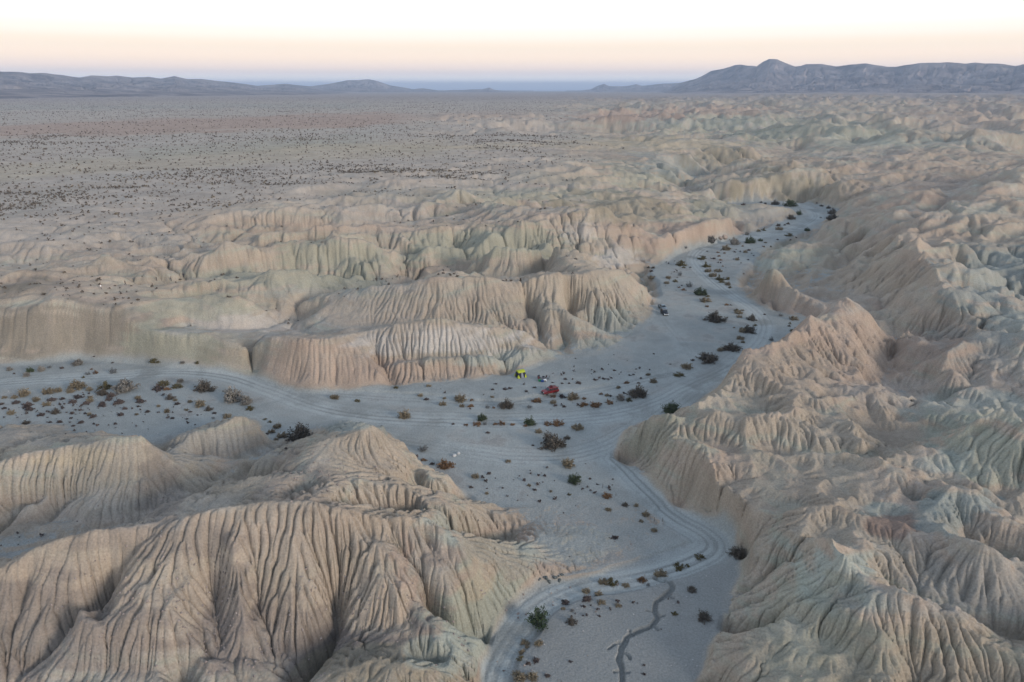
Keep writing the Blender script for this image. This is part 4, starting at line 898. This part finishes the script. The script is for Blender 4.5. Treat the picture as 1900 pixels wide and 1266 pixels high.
# loose stones on the near slopes and the wash
def stones(name, n, dens, rmin, rmax, smin, smax, mat, label, seed):
    g = np.random.default_rng(seed)
    a = (g.random(n*10) - .5)*2*R(50); r = rmin*np.exp(g.random(n*10)*math.log(rmax/rmin))
    i = np.clip(np.rint(np.interp(r, rr, np.arange(NR))).astype(int), 0, NR - 1); j = np.clip(np.rint((a + AZ)/(2*AZ)*(NT - 1)).astype(int), 0, NT - 1)
    ok = np.nonzero(g.random(n*10) < dens[i, j])[0][:n]; a, r = a[ok], r[ok]; n = len(a)
    x, y = r*np.sin(a), r*np.cos(a); z = gheight(x, y); s = smin + (smax - smin)*g.random(n)**4
    ov = np.array([(1,0,0),(-1,0,0),(0,1,0),(0,-1,0),(0,0,.8),(0,0,-.6)]); of_ = np.array([(0,2,4),(2,1,4),(1,3,4),(3,0,4),(2,0,5),(1,2,5),(3,1,5),(0,3,5)])
    v = ov[None]*(1 + .5*(g.random((n, 6, 1)) - .5)) + .25*g.normal(size=(n, 6, 3))
    v = v*s[:, None, None]; v = v + np.stack([x, y, z + s*.25], -1)[:, None]
    f = of_[None] + (np.arange(n)*6)[:, None, None]
    me = bpy.data.meshes.new(name); me.from_pydata(v.reshape(-1, 3).tolist(), [], f.reshape(-1, 3).tolist()); me.materials.append(mat)
    tag(link(name, me), label, kind='stuff')
gravel_d = (np.exp(-(((U - 420)/420)**2 + ((V - 1130)/110)**2)) + .6*np.exp(-(((U - 620)/150)**2 + ((V - 880)/40)**2)) + .5*np.exp(-(((U - 300)/60)**2 + ((V - 900)/60)**2)))*sstep(-.3, .4, w2)
stones('gravel', 7000, gravel_d, 55, 140, .035, .26, pmat('gravel_stone', (.27, .225, .20), .95, 0, .2, .5, 3), 'loose gravel strewn over the near brown slopes', 81)
stones('pebbles', 2600, n_wash*(ROAD < .4)*.25 + bar*.4, 60, 330, .04, .16, pmat('pale_stone', (.42, .40, .38), .95, 0, .2, .3, 3), 'pale pebbles scattered over the wash', 82)

# ------------------------------------------------------------------ boulders
def boulder_mesh(name, seed, mat, sq=(1, 1, .8)):
    g = random.Random(seed); bm = bmesh.new(); bmesh.ops.create_icosphere(bm, subdivisions=3, radius=.5)
    cuts = [(np.array([g.gauss(0, 1) for _ in range(3)])) for _ in range(9)]
    for v in bm.verts:
        p = np.array(v.co)
        for c in cuts:
            c_ = c/np.linalg.norm(c); d = p @ c_ - .36
            if d > 0: p = p - c_*d*.85
        p = p*sq + .02*np.array([vnoise(p[0:1]*9 + seed, p[1:2]*9 + p[2]*5)[0] for _ in (0,)]*3)
        v.co = p
    return bm_mesh(name, bm, mat)
white_rock = pmat('white_rock', (.50, .49, .47), .9, 0, .2, .18, 3); slate_rock = pmat('slate_rock', (.105, .115, .11), .9, 0, .2, .35, 3); tan_rock = pmat('tan_rock', (.34, .27, .22), .9, 0, .2, .2, 3)
def boulder(u, v, wpx, mat, lab, group, seed, sink=.25):
    x, y, z = spot(u, v); s = wpx*mpp(x, y, z)
    o = link('boulder', boulder_mesh('boulder', seed, mat), loc=(x, y, z + s*(.4 - sink))); o.scale = (s, s*.9, s); o.rotation_euler.z = seed
    tag(o, lab, 'boulder', group)
boulder(843, 846, 8.5, white_rock, 'white boulder on the sand, nearer and larger of the pair', 'white boulders on the wash', 1)
boulder(851, 842, 7.5, white_rock, 'white boulder on the sand, farther and flatter of the pair', 'white boulders on the wash', 2)
boulder(1336, 444, 10, tan_rock, 'fallen tan boulder under the split pink block, left one', 'fallen tan boulders', 3); boulder(1344, 443, 13, tan_rock, 'fallen tan boulder under the split pink block, right one', 'fallen tan boulders', 4)
for i in range(16):
    a = prng.random(); u = 996 + 46*a + prng.uniform(-3, 3); v = 1078 - 8*a + prng.uniform(-7, 9)*(1 - .4*a)
    boulder(u, v, prng.uniform(4, 10), slate_rock, 'dark slate block in the heap at the foot of the near bank', 'dark blocks fallen from the near bank', 20 + i)

# ------------------------------------------------------------------ cars
glass = pmat('tinted_glass', (.02, .025, .03), .08, 0, .6); rubber = pmat('tyre_rubber', (.02, .02, .02), .9); steel = pmat('rim_steel', (.22, .22, .23), .4, .8); black_plastic = pmat('black_plastic', (.025, .025, .027), .6)
lamp_m = pmat('lamp_glass', (.75, .76, .78), .15, 0, .6); red_lamp = pmat('red_lamp', (.30, .01, .01), .2); white_m = pmat('white_paint', (.75, .75, .74), .5)
def prism(bm, prof, y0, y1, taper=0.0, ztop=None):
    """side outline (x, z) carried across from y0 to y1; taper draws in what lies above ztop"""
    vs = []
    for y in (y0, y1):
        row = []
        for x, z in prof:
            k = 1 - taper*max(0, z - ztop)/.6 if ztop is not None else 1
            row.append(bm.verts.new((x, y*k, z)))
        vs.append(row)
    n = len(prof)
    for i in range(n): bm.faces.new((vs[0][i], vs[0][(i+1) % n], vs[1][(i+1) % n], vs[1][i]))
    bm.faces.new(vs[0][::-1]); bm.faces.new(vs[1])
    bmesh.ops.recalc_face_normals(bm, faces=bm.faces)
def boxm(bm, x0, x1, y0, y1, z0, z1):
    v = [bm.verts.new((x, y, z)) for x in (x0, x1) for y in (y0, y1) for z in (z0, z1)]
    for f in ((0,1,3,2),(4,6,7,5),(0,4,5,1),(2,3,7,6),(0,2,6,4),(1,5,7,3)): bm.faces.new([v[i] for i in f])
    bmesh.ops.recalc_face_normals(bm, faces=bm.faces)
def bevel(bm, w_, seg=2): bmesh.ops.bevel(bm, geom=list(bm.edges), offset=w_, segments=seg, affect='EDGES', clamp_overlap=True)
def wheel(parent, x, y):
    e = bpy.data.objects.new('wheel', None); C.objects.link(e); e.parent = parent; e.location = (x, y, .39); e.empty_display_size = .2
    bm = bmesh.new(); prof = [(.23, -.13), (.36, -.13), (.39, -.09), (.39, .09), (.36, .13), (.23, .13)]
    n = 24; ring = [[bm.verts.new((r*math.cos(a*2*math.pi/n), yy, r*math.sin(a*2*math.pi/n))) for r, yy in prof] for a in range(n)]
    for a in range(n):
        for k in range(len(prof)): bm.faces.new((ring[a][k], ring[a][(k+1) % 6], ring[(a+1) % n][(k+1) % 6], ring[(a+1) % n][k]))
    bmesh.ops.recalc_face_normals(bm, faces=bm.faces); link('tyre', bm_mesh('tyre', bm, rubber, True), e)
    bm = bmesh.new(); sy = 1 if y > 0 else -1
    for q in range(6):
        a = q*math.pi/3; bx = bmesh.ops.create_cube(bm, size=1)['verts']
        for v in bx: px, pz = v.co.x*.22 + .12, v.co.z*.07; v.co = (px*math.cos(a) - pz*math.sin(a), v.co.y*.05 + sy*.09, px*math.sin(a) + pz*math.cos(a))
    bmesh.ops.create_cone(bm, cap_ends=True, segments=20, radius1=.235, radius2=.235, depth=.14, matrix=__import__('mathutils').Matrix.Rotation(math.pi/2, 4, 'X'))
    link('rim', bm_mesh('rim', bm, steel), e)
def car(name, loc, rz, paint, label, group, style):
    e = root(name, loc, rz, label=label, cat='car', group=group)
    # side outline, nose towards +x
    if style == 'suv':
        lower = [(-2.35,.55),(-2.38,.95),(-2.30,1.08),(-.95,1.08),(.95,1.06),(1.15,1.05),(2.20,.98),(2.38,.86),(2.40,.52),(2.0,.42),(-2.1,.42)]
        cab = [(-2.27,1.05),(-2.05,1.72),(-1.9,1.78),(.15,1.80),(.40,1.74),(1.12,1.05)]
    elif style == 'jeep':
        lower = [(-2.05,.60),(-2.08,1.12),(-2.0,1.18),(.80,1.18),(1.0,1.17),(1.95,1.12),(2.05,1.02),(2.06,.60),(1.8,.5),(-1.8,.5)]
        cab = [(-2.02,1.15),(-1.98,1.82),(-1.9,1.87),(.35,1.86),(.45,1.82),(.78,1.15)]
    else:
        lower = [(-2.75,.60),(-2.78,1.12),(-2.72,1.16),(-.75,1.16),(1.05,1.14),(1.2,1.13),(2.45,1.05),(2.62,.92),(2.64,.58),(2.3,.48),(-2.4,.48)]
        cab = [(-.85,1.13),(-.70,1.78),(-.6,1.84),(.35,1.84),(.55,1.78),(1.15,1.13)]
    bm = bmesh.new(); prism(bm, lower, -.93, .93); bevel(bm, .05)
    b = link('body', bm_mesh('body', bm, paint), e)
    bm = bmesh.new(); prism(bm, cab, -.88, .88, .16, 1.1); bevel(bm, .035)
    link('cabin', bm_mesh('cabin', bm, paint), e)
    zb, zt = cab[0][1] + .06, cab[2][1] - .12; xb0, xb1 = cab[0][0], cab[-1][0]; xt0, xt1 = cab[1][0], cab[-2][0]
    def at(z): k = (z - cab[0][1])/(cab[1][1] - cab[0][1]); return xb0 + (xt0 - xb0)*k, xb1 + (xt1 - xb1)*(z - cab[-1][1])/(cab[-2][1] - cab[-1][1])
    half = lambda z: .88*(1 - .16*max(0, z - 1.1)/.6) + .006
    def pane(nm, pts, mat=glass):
        me = bpy.data.meshes.new(nm); n = len(pts); c = sum((__import__('mathutils').Vector(p) for p in pts), __import__('mathutils').Vector())/n
        bm_ = bmesh.new(); f = bm_.faces.new([bm_.verts.new(p) for p in pts]); bm_.normal_update()
        r_ = bmesh.ops.extrude_face_region(bm_, geom=[f]); nv = [v for v in r_['geom'] if isinstance(v, bmesh.types.BMVert)]
        nn = f.normal.copy(); out_ = 1 if nn.dot(c - __import__('mathutils').Vector((-.3, 0, 1.3))) > 0 else -1
        for v in nv: v.co += nn*out_*.012
        bmesh.ops.recalc_face_normals(bm_, faces=bm_.faces)
        return link(nm, bm_mesh(nm, bm_, mat), e)
    xl0, xr0 = at(zb); xl1, xr1 = at(zt)
    nwin = 1 if style == 'pickup' else 3 if style == 'suv' else 2
    for sgn in (-1, 1):
        for k in range(nwin + 1):
            f0, f1 = k/(nwin + 1) + .02, (k + 1)/(nwin + 1) - .02
            g0 = lambda f, a0, a1: a0 + .08 + (a1 - a0 - .16)*f
            pane('window', [(g0(f0, xl0, xr0), sgn*half(zb), zb), (g0(f1, xl0, xr0), sgn*half(zb), zb), (g0(f1, xl1, xr1), sgn*half(zt), zt), (g0(f0, xl1, xr1), sgn*half(zt), zt)])
    hz = .05
    pane('windscreen', [(xr0 + .012, -half(zb) + .12, zb), (xr0 + .012, half(zb) - .12, zb), (xr1 + .012, half(zt) - .12, zt), (xr1 + .012, -half(zt) + .12, zt)])
    pane('rear_window', [(xl0 - .012, -half(zb) + .15, zb + .05), (xl0 - .012, half(zb) - .15, zb + .05), (xl1 - .012, half(zt) - .15, zt), (xl1 - .012, -half(zt) + .15, zt)])
    fx = lower[7][0] if style != 'jeep' else 2.06; rx = lower[0][0]
    for nm, x0, x1, z0, z1, m in (('front_bumper', fx - .05, fx + .12, .46, .68, black_plastic if style != 'jeep' else white_m), ('rear_bumper', rx - .12, rx + .05, .46, .68, black_plastic)):
        bm = bmesh.new(); boxm(bm, x0, x1, -.90, .90, z0, z1); bevel(bm, .03); link(nm, bm_mesh(nm, bm, m), e)
    bm = bmesh.new(); boxm(bm, fx - .03, fx + .03, -.45, .45, .72, .95)
    for q in range(6): boxm(bm, fx + .03, fx + .045, -.42 + q*.16, -.36 + q*.16, .73, .94)
    link('grille', bm_mesh('grille', bm, black_plastic if style == 'suv' else steel), e)
    for sgn in (-1, 1):
        bm = bmesh.new(); boxm(bm, fx - .04, fx + .035, sgn*.70 - .17, sgn*.70 + .17, .76, .93); bevel(bm, .02); link('headlight', bm_mesh('headlight', bm, lamp_m), e)
        bm = bmesh.new(); boxm(bm, rx - .05, rx + .03, sgn*.82 - .08, sgn*.82 + .08, .80, 1.05); bevel(bm, .02); link('tail_light', bm_mesh('tail_light', bm, red_lamp), e)
        bm = bmesh.new(); boxm(bm, at(zb)[1] - .35, at(zb)[1] - .20, sgn*.93 if sgn > 0 else -1.10, 1.10 if sgn > 0 else -.93, zb - .02, zb + .13); bevel(bm, .02); link('side_mirror', bm_mesh('side_mirror', bm, black_plastic), e)
    wb = dict(suv=1.42, jeep=1.28, pickup=1.65)[style]
    for sx in (-1, 1):
        for sgn in (-1, 1):
            wheel(e, sx*wb, sgn*.80)
            bm = bmesh.new()
            for q in range(9):
                a0, a1 = math.pi*q/9, math.pi*(q + 1)/9
                for w0 in (0,):
                    p = [(sx*wb + r*math.cos(a), .39 + r*math.sin(a)) for a in (a0, a1) for r in (.42, .52)]
                    vv = [bm.verts.new((p[i][0], yy, p[i][1])) for yy in (sgn*.78, sgn*.965) for i in (0, 1, 3, 2)]
                    for f in ((0,1,2,3),(7,6,5,4),(0,4,5,1),(1,5,6,2),(2,6,7,3),(3,7,4,0)): bm.faces.new([vv[i] for i in f])
            bmesh.ops.recalc_face_normals(bm, faces=bm.faces); link('wheel_arch', bm_mesh('wheel_arch', bm, black_plastic), e)
    if style == 'suv':
        bm = bmesh.new()
        for sgn in (-1, 1): boxm(bm, -1.75, .05, sgn*.62 - .025, sgn*.62 + .025, 1.83, 1.87)
        for q in range(4): boxm(bm, -1.7 + q*.55, -1.66 + q*.55, -.62, .62, 1.86, 1.89)
        for sgn in (-1, 1):
            for xx in (-1.6, -.1): boxm(bm, xx - .02, xx + .02, sgn*.62 - .02, sgn*.62 + .02, 1.76, 1.84)
        link('roof_rack', bm_mesh('roof_rack', bm, black_plastic), e)
        for sgn in (-1, 1):
            for xx in (.42, -.60):
                bm = bmesh.new(); boxm(bm, xx - .09, xx + .09, sgn*.935 - .012, sgn*.935 + .012, .96, .99); link('door_handle', bm_mesh('door_handle', bm, black_plastic), e)
    if style == 'jeep':
        bm = bmesh.new(); bmesh.ops.create_cone(bm, cap_ends=True, segments=24, radius1=.38, radius2=.38, depth=.24, matrix=__import__('mathutils').Matrix.Translation((-2.22, 0, 1.05)) @ __import__('mathutils').Matrix.Rotation(math.pi/2, 4, 'Y')); bevel(bm, .04); link('spare_wheel', bm_mesh('spare_wheel', bm, rubber), e)
    if style == 'pickup':
        bm = bmesh.new(); boxm(bm, -2.66, -.95, -.80, .80, 1.165, 1.185); link('bed_cover', bm_mesh('bed_cover', bm, black_plastic), e)
    return e
red_paint = pmat('red_paint', (.20, .014, .018), .3, .1, .5, .1, 2); navy_paint = pmat('dark_blue_paint', (.018, .024, .034), .3, .1, .5, .1, 2); grey_paint = pmat('grey_blue_paint', (.20, .25, .28), .35, .2, .5, .1, 2)
x, y, z = spot(1020.5, 731.6); x2, y2, _ = spot(1029, 730.6); x1, y1, _ = spot(1013.7, 733.6)
redcar = car('parked_car', (x, y, z), math.atan2(y1 - y2, x1 - x2), red_paint, 'red off-road car with roof rack parked on the sand by the camp', 'cars parked in the wash', 'suv')
x, y, z = spot(1232.5, 583.5); car('parked_car', (x, y, z), R(-82), navy_paint, 'dark blue off-road car with white bumper, nearer of the two parked nose to tail', 'cars parked in the wash', 'jeep')
x, y, z = spot(1229.5, 574); car('parked_car', (x, y, z), R(-80), grey_paint, 'grey blue pickup truck parked behind the dark car', 'cars parked in the wash', 'pickup')
# bag tied on the roof of the red car
bm = bmesh.new(); boxm(bm, -.45, .35, -.4, .4, 0, .28); bevel(bm, .1, 3)
bag = link('duffel_bag', bm_mesh('duffel_bag', bm, pmat('maroon_canvas', (.10, .02, .025), .9), True)); bag.location = tuple(__import__('mathutils').Matrix.Translation(redcar.location) @ __import__('mathutils').Matrix.Rotation(redcar.rotation_euler.z, 4, 'Z') @ __import__('mathutils').Vector((-.35, -.15, 1.89))); bag.rotation_euler.z = redcar.rotation_euler.z
tag(bag, 'dark red duffel bag strapped on the roof rack of the red car', 'bag')

# ------------------------------------------------------------------ camp
yellow = pmat('yellow_green_nylon', (.40, .44, .035), .7, 0, .2); blackn = pmat('black_mesh_nylon', (.018, .020, .026), .85); greyn = pmat('grey_nylon', (.22, .23, .25), .8)
def tent():
    x, y, z = spot(966, 699); e = root('tent', (x, y, z + .02), R(24), label='yellow green and black cabin tent below the tan scarp', cat='tent')
    bx, by, tx, ty, h = 1.5, 1.35, 1.0, .85, 1.62
    B = [(-bx, -by, 0), (bx, -by, 0), (bx, by, 0), (-bx, by, 0)]; T = [(-tx, -ty, h), (tx, -ty, h), (tx, ty, h), (-tx, ty, h)]
    L = lambda a, b, t: tuple(a[i] + (b[i] - a[i])*t for i in range(3))
    for k in range(4):
        k1 = (k + 1) % 4
        link('wall', mesh_of('wall', [B[k], B[k1], T[k1], T[k]], [(0, 1, 2, 3)], blackn), e)
        nrm = np.cross(np.subtract(B[k1], B[k]), np.subtract(T[k], B[k])); nrm = nrm/np.linalg.norm(nrm)*.02
        up_ = lambda p: tuple(np.array(p) + nrm)
        for a, b, t in ((B[k], B[k1], T[k]), (B[k1], B[k], T[k1])):
            link('corner_panel', mesh_of('corner_panel', [up_(L(a, b, .06)), up_(L(a, b, .27)), up_(L(L(a, t, .66), L(b, t, .66), .03)), up_(L(a, t, .10))], [(0, 1, 2, 3)], yellow), e)
        if k in (0,):
            link('door', mesh_of('door', [up_(L(B[k], B[k1], .38)), up_(L(B[k], B[k1], .66)), up_(L(T[k], T[k1], .62)), up_(L(T[k], T[k1], .40))], [(0, 1, 2, 3)], greyn), e)
    # arched roof
    n = 10; V_ = []
    for i in range(n + 1):
        a = math.pi*i/n
        for xx, sh in ((-tx - .10, .93), (-tx*.4, 1.0), (tx*.4, 1.0), (tx + .10, .93)): V_.append((xx, -math.cos(a)*(ty + .10), h - .06 + math.sin(a)*.55*sh))
    F_ = [(i*4 + j, i*4 + j + 1, i*4 + j + 5, i*4 + j + 4) for i in range(n) for j in range(3)] + [tuple(i*4 for i in range(n + 1)), tuple(i*4 + 3 for i in range(n, -1, -1))]
    link('roof', mesh_of('roof', V_, F_, yellow), e)
    for k in range(4):
        bm = bmesh.new(); d = __import__('mathutils').Vector(T[k]) - __import__('mathutils').Vector(B[k]); m = d.to_track_quat('Z', 'Y').to_matrix().to_4x4(); m.translation = __import__('mathutils').Vector(B[k]) + d/2
        bmesh.ops.create_cone(bm, cap_ends=True, segments=8, radius1=.035, radius2=.03, depth=d.length + .05, matrix=m); link('pole', bm_mesh('pole', bm, black_plastic), e)
tent()
def tube(bm, a, b, r):
    MV = __import__('mathutils').Vector; d = MV(b) - MV(a); m = d.to_track_quat('Z', 'Y').to_matrix().to_4x4(); m.translation = MV(a) + d/2
    bmesh.ops.create_cone(bm, cap_ends=True, segments=6, radius1=r, radius2=r, depth=d.length, matrix=m)
def chair(u, v, rz, cloth, label):
    x, y, z = spot(u, v); e = root('camp_chair', (x, y, z), rz, label=label, cat='chair', group='camp chairs by the tent')
    link('seat', mesh_of('seat', [(-.28,-.26,.44),(.28,-.26,.44),(.27,.26,.38),(-.27,.26,.38),(-.28,-.26,.42),(.28,-.26,.42),(.27,.26,.36),(-.27,.26,.36)], [(0,1,2,3),(7,6,5,4),(0,4,5,1),(1,5,6,2),(2,6,7,3),(3,7,4,0)], cloth), e)
    link('backrest', mesh_of('backrest', [(-.27,.26,.40),(.27,.26,.40),(.28,.44,.98),(-.28,.44,.98),(-.27,.285,.40),(.27,.285,.40),(.28,.465,.98),(-.28,.465,.98)], [(0,1,2,3),(7,6,5,4),(0,4,5,1),(1,5,6,2),(2,6,7,3),(3,7,4,0)], cloth), e)
    for a, b in (((-.3,-.28,0),(.28,.28,.42)),((.3,-.28,0),(-.28,.28,.42)),((-.3,.3,0),(-.28,-.28,.44)),((.3,.3,0),(.28,-.28,.44))):
        bm = bmesh.new(); tube(bm, a, b, .014); link('leg', bm_mesh('leg', bm, black_plastic), e)
    for sgn in (-1, 1):
        bm = bmesh.new(); boxm(bm, sgn*.31 - .04, sgn*.31 + .04, -.26, .32, .60, .63); link('armrest', bm_mesh('armrest', bm, black_plastic), e)
navy_c = pmat('navy_cloth', (.022, .026, .04), .9); maroon_c = pmat('maroon_cloth', (.09, .03, .03), .9); grey_c = pmat('grey_cloth', (.13, .13, .14), .9)
chair(999, 701, R(200), navy_c, 'black folding camp chair nearest the tent'); chair(1002.5, 704.5, R(60), navy_c, 'navy folding camp chair between the tent and the table'); chair(1000, 707, R(20), maroon_c, 'maroon folding camp chair at the near side of camp')
chair(1008, 703.5, R(180), navy_c, 'dark folding camp chair behind the low table'); chair(1012, 704, R(-60), maroon_c, 'maroon folding camp chair right of the low table'); chair(1017, 706.2, R(-110), grey_c, 'grey folding camp chair, rightmost of the camp')
def table():
    x, y, z = spot(1006.5, 706); e = root('camp_table', (x, y, z), R(15), label='low grey folding table in the ring of camp chairs', cat='table')
    bm = bmesh.new(); boxm(bm, -.6, .6, -.35, .35, .50, .54); bevel(bm, .01); link('tabletop', bm_mesh('tabletop', bm, grey_c), e)
    for sx in (-.52, .52):
        for sy in (-.28, .28): bm = bmesh.new(); tube(bm, (sx, sy, 0), (sx, sy, .5), .018); link('leg', bm_mesh('leg', bm, steel), e)
table()
def cooler(u, v, rz, m1, m2, label, name='cooler'):
    x, y, z = spot(u, v); e = root(name, (x, y, z), rz, label=label, cat='cooler' if name == 'cooler' else 'box')
    bm = bmesh.new(); boxm(bm, -.42, .42, -.28, .28, .01, .42); bevel(bm, .03); link('body', bm_mesh('body', bm, m1), e)
    bm = bmesh.new(); boxm(bm, -.44, .44, -.30, .30, .425, .52); bevel(bm, .03); link('lid', bm_mesh('lid', bm, m2), e)
    for sgn in (-1, 1): bm = bmesh.new(); boxm(bm, sgn*.46 - .02, sgn*.46 + .02, -.12, .12, .30, .34); link('handle', bm_mesh('handle', bm, black_plastic), e)
greenp = pmat('green_plastic', (.02, .20, .07), .5); bluep = pmat('blue_plastic', (.02, .06, .22), .5)
cooler(1011.2, 709.6, R(10), white_m, white_m, 'white lidded cooler on the sand beside the green box'); cooler(1001.6, 710, R(10), greenp, greenp, 'green plastic camp box on the sand in front of the chairs', 'storage_box'); cooler(1006.5, 711.2, R(-8), bluep, bluep, 'dark blue camp box between the green box and the cooler', 'storage_box')

# ------------------------------------------------------------------ stakes
wood = pmat('weathered_wood', (.10, .085, .07), .9)
for i, (u, v, h, lab) in enumerate(((1118, 906, 1.1, 'thin wooden stake farthest up the sandy slope, left of the others'), (1143, 920, .95, 'short wooden stake just behind the golden shrub'), (1214, 968, 1.0, 'thin wooden stake on the pale apron, left of the near two'), (1229, 968, .9, 'thin wooden stake on the pale apron, right of the near two'))):
    x, y, z = spot(u, v); bm = bmesh.new(); bmesh.ops.create_cone(bm, cap_ends=True, segments=6, radius1=.05, radius2=.035, depth=h + .3, matrix=__import__('mathutils').Matrix.Translation((0, 0, h/2 - .15)))
    o = link('stake', bm_mesh('stake', bm, wood), loc=(x, y, z)); o.rotation_euler = (prng.uniform(-.06, .06), prng.uniform(-.08, .08), 0); tag(o, lab, 'stake', 'wooden stakes on the slope')

# ------------------------------------------------------------------ hikers
skin_m = pmat('skin', (.42, .25, .18), .6); hair_m = pmat('dark_hair', (.02, .016, .013), .8)
dark1 = pmat('black_jacket', (.02, .02, .024), .9); dark2 = pmat('dark_trousers', (.028, .028, .035), .9); whitej = pmat('white_jacket', (.70, .70, .70), .9); brownj = pmat('brown_jacket', (.06, .04, .03), .9)
def skinned(name, joints, edges, mat, parent):
    me = bpy.data.meshes.new(name); me.from_pydata([j[0] for j in joints], edges, []); me.materials.append(mat)
    o = link(name, me, parent)
    md = o.modifiers.new('skin', 'SKIN'); md.use_smooth_shade = True
    for i, j in enumerate(joints):
        r_ = j[1]; r_ = r_ if isinstance(r_, tuple) else (r_, r_)
        me.skin_vertices[0].data[i].radius = r_
    me.skin_vertices[0].data[0].use_root = True
    ss = o.modifiers.new('subsurf', 'SUBSURF'); ss.levels = 1; ss.render_levels = 2
    return o
def person(u, v, rz, top, trousers, label, step=.22, dh=0):
    x, y, z = spot(u, v); e = root('person', (x, y, z + dh), rz, label=label, cat='person', group='hikers on the mesa')
    J = [((0,0,.93),(.14,.10)),((0,0,1.15),(.125,.09)),((0,.01,1.38),(.15,.09)),((0,.01,1.49),.06),((0,-.01,1.57),.07),((0,-.02,1.66),(.078,.098)),((0,-.01,1.73),.06)]
    E = [(0,1),(1,2),(2,3),(3,4),(4,5),(5,6)]
    for p_, r_ in (((0,-.118,1.655), .016), ((.082,.005,1.66), .018), ((-.082,.005,1.66), .018)): J.append((p_, r_)); E.append((5, len(J) - 1))
    for sgn in (-1, 1):
        i = len(J)
        J += [((sgn*.19,.01,1.40),.058),((sgn*.25,.02 + sgn*.05,1.14),.044),((sgn*.25,-.08 + sgn*.08,.92),.034),((sgn*.25,-.10 + sgn*.09,.84),(.030,.018))]
        E += [(2,i),(i,i+1),(i+1,i+2),(i+2,i+3)]
        k = i + 3; bx, by, bz = J[k][0]
        for q in range(4): J.append(((bx + (q - 1.5)*.012, by - .045 - .004*q + (q - 1.5)*.014, bz - .085 + .008*abs(q - 1.3)), .008)); E.append((k, len(J) - 1))
        J.append(((bx - sgn*.035, by - .05, bz - .02), .010)); E.append((k, len(J) - 1))
        i = len(J)
        J += [((sgn*.095,0,.86),.092),((sgn*.10,-.04 + sgn*step*.5,.48),.060),((sgn*.10,sgn*step,.10),.042),((sgn*.10,sgn*step - .15,.035),(.042,.03))]
        E += [(0,i),(i,i+1),(i+1,i+2),(i+2,i+3)]
    skinned('body', J, E, skin_m, e)
    jk = [((0,0,.74),(.185,.145)),((0,0,.93),(.185,.15)),((0,0,1.15),(.185,.15)),((0,.01,1.36),(.205,.145)),((0,.01,1.47),.095)]; je = [(0,1),(1,2),(2,3),(3,4)]
    for sgn in (-1, 1): i = len(jk); jk += [((sgn*.19,.01,1.40),.082),((sgn*.25,.02 + sgn*.05,1.14),.056),((sgn*.25,-.07 + sgn*.07,.95),.046)]; je += [(3,i),(i,i+1),(i+1,i+2)]
    skinned('jacket', jk, je, top, e)
    tr = [((0,0,.93),(.145,.11))]; te = []
    for sgn in (-1, 1): i = len(tr); tr += [((sgn*.095,0,.84),.112),((sgn*.10,-.04 + sgn*step*.5,.48),.072),((sgn*.10,sgn*step,.12),.056)]; te += [(0,i),(i,i+1),(i+1,i+2)]
    skinned('trousers', tr, te, trousers, e)
    for sgn in (-1, 1): skinned('shoe', [((sgn*.10, sgn*step + .03, .07), .058), ((sgn*.10, sgn*step - .08, .055), (.060,.045)), ((sgn*.10, sgn*step - .17, .045), (.055,.035))], [(0,1),(1,2)], dark1, e)
    bm = bmesh.new(); bmesh.ops.create_icosphere(bm, subdivisions=2, radius=.105)
    for v_ in bm.verts: v_.co = (v_.co.x*.88, v_.co.y + .015, v_.co.z*.9 + 1.70) if v_.co.z > -.02 else (v_.co.x*.85, max(v_.co.y, -.01) + .03, v_.co.z*.7 + 1.70)
    link('hair', bm_mesh('hair', bm, hair_m, True), e)
    for sgn in (-1, 1): bm = bmesh.new(); bmesh.ops.create_icosphere(bm, subdivisions=1, radius=.014); [setattr(q, 'co', q.co + __import__('mathutils').Vector((sgn*.033, -.108, 1.672))) for q in bm.verts]; link('eye', bm_mesh('eye', bm, hair_m, True), e)
person(188, 537, R(80), whitej, grey_c, 'person in a white top and grey trousers walking alone, leftmost hiker', .2)
person(233, 529, R(110), dark1, dark2, 'person in black walking right behind the white-topped hiker', .26)
person(291, 522, R(90), brownj, dark2, 'person in a brown jacket and dark trousers, middle hiker', .18)
person(318, 522, R(95), dark1, dark2, 'person in black standing near the dark mesa bush', .12)
person(341, 515, R(70), navy_c, dark2, 'person in a navy jacket, rightmost hiker on the mesa', .2)
x, y, z = spot(334, 520); o = link('dark_bush', MESH['D'][0][0], loc=(x, y, z)); o.scale = (1.6, 1.4, .8); tag(o, 'low dark bush on the mesa between the two rightmost hikers', 'bush')
log('done')
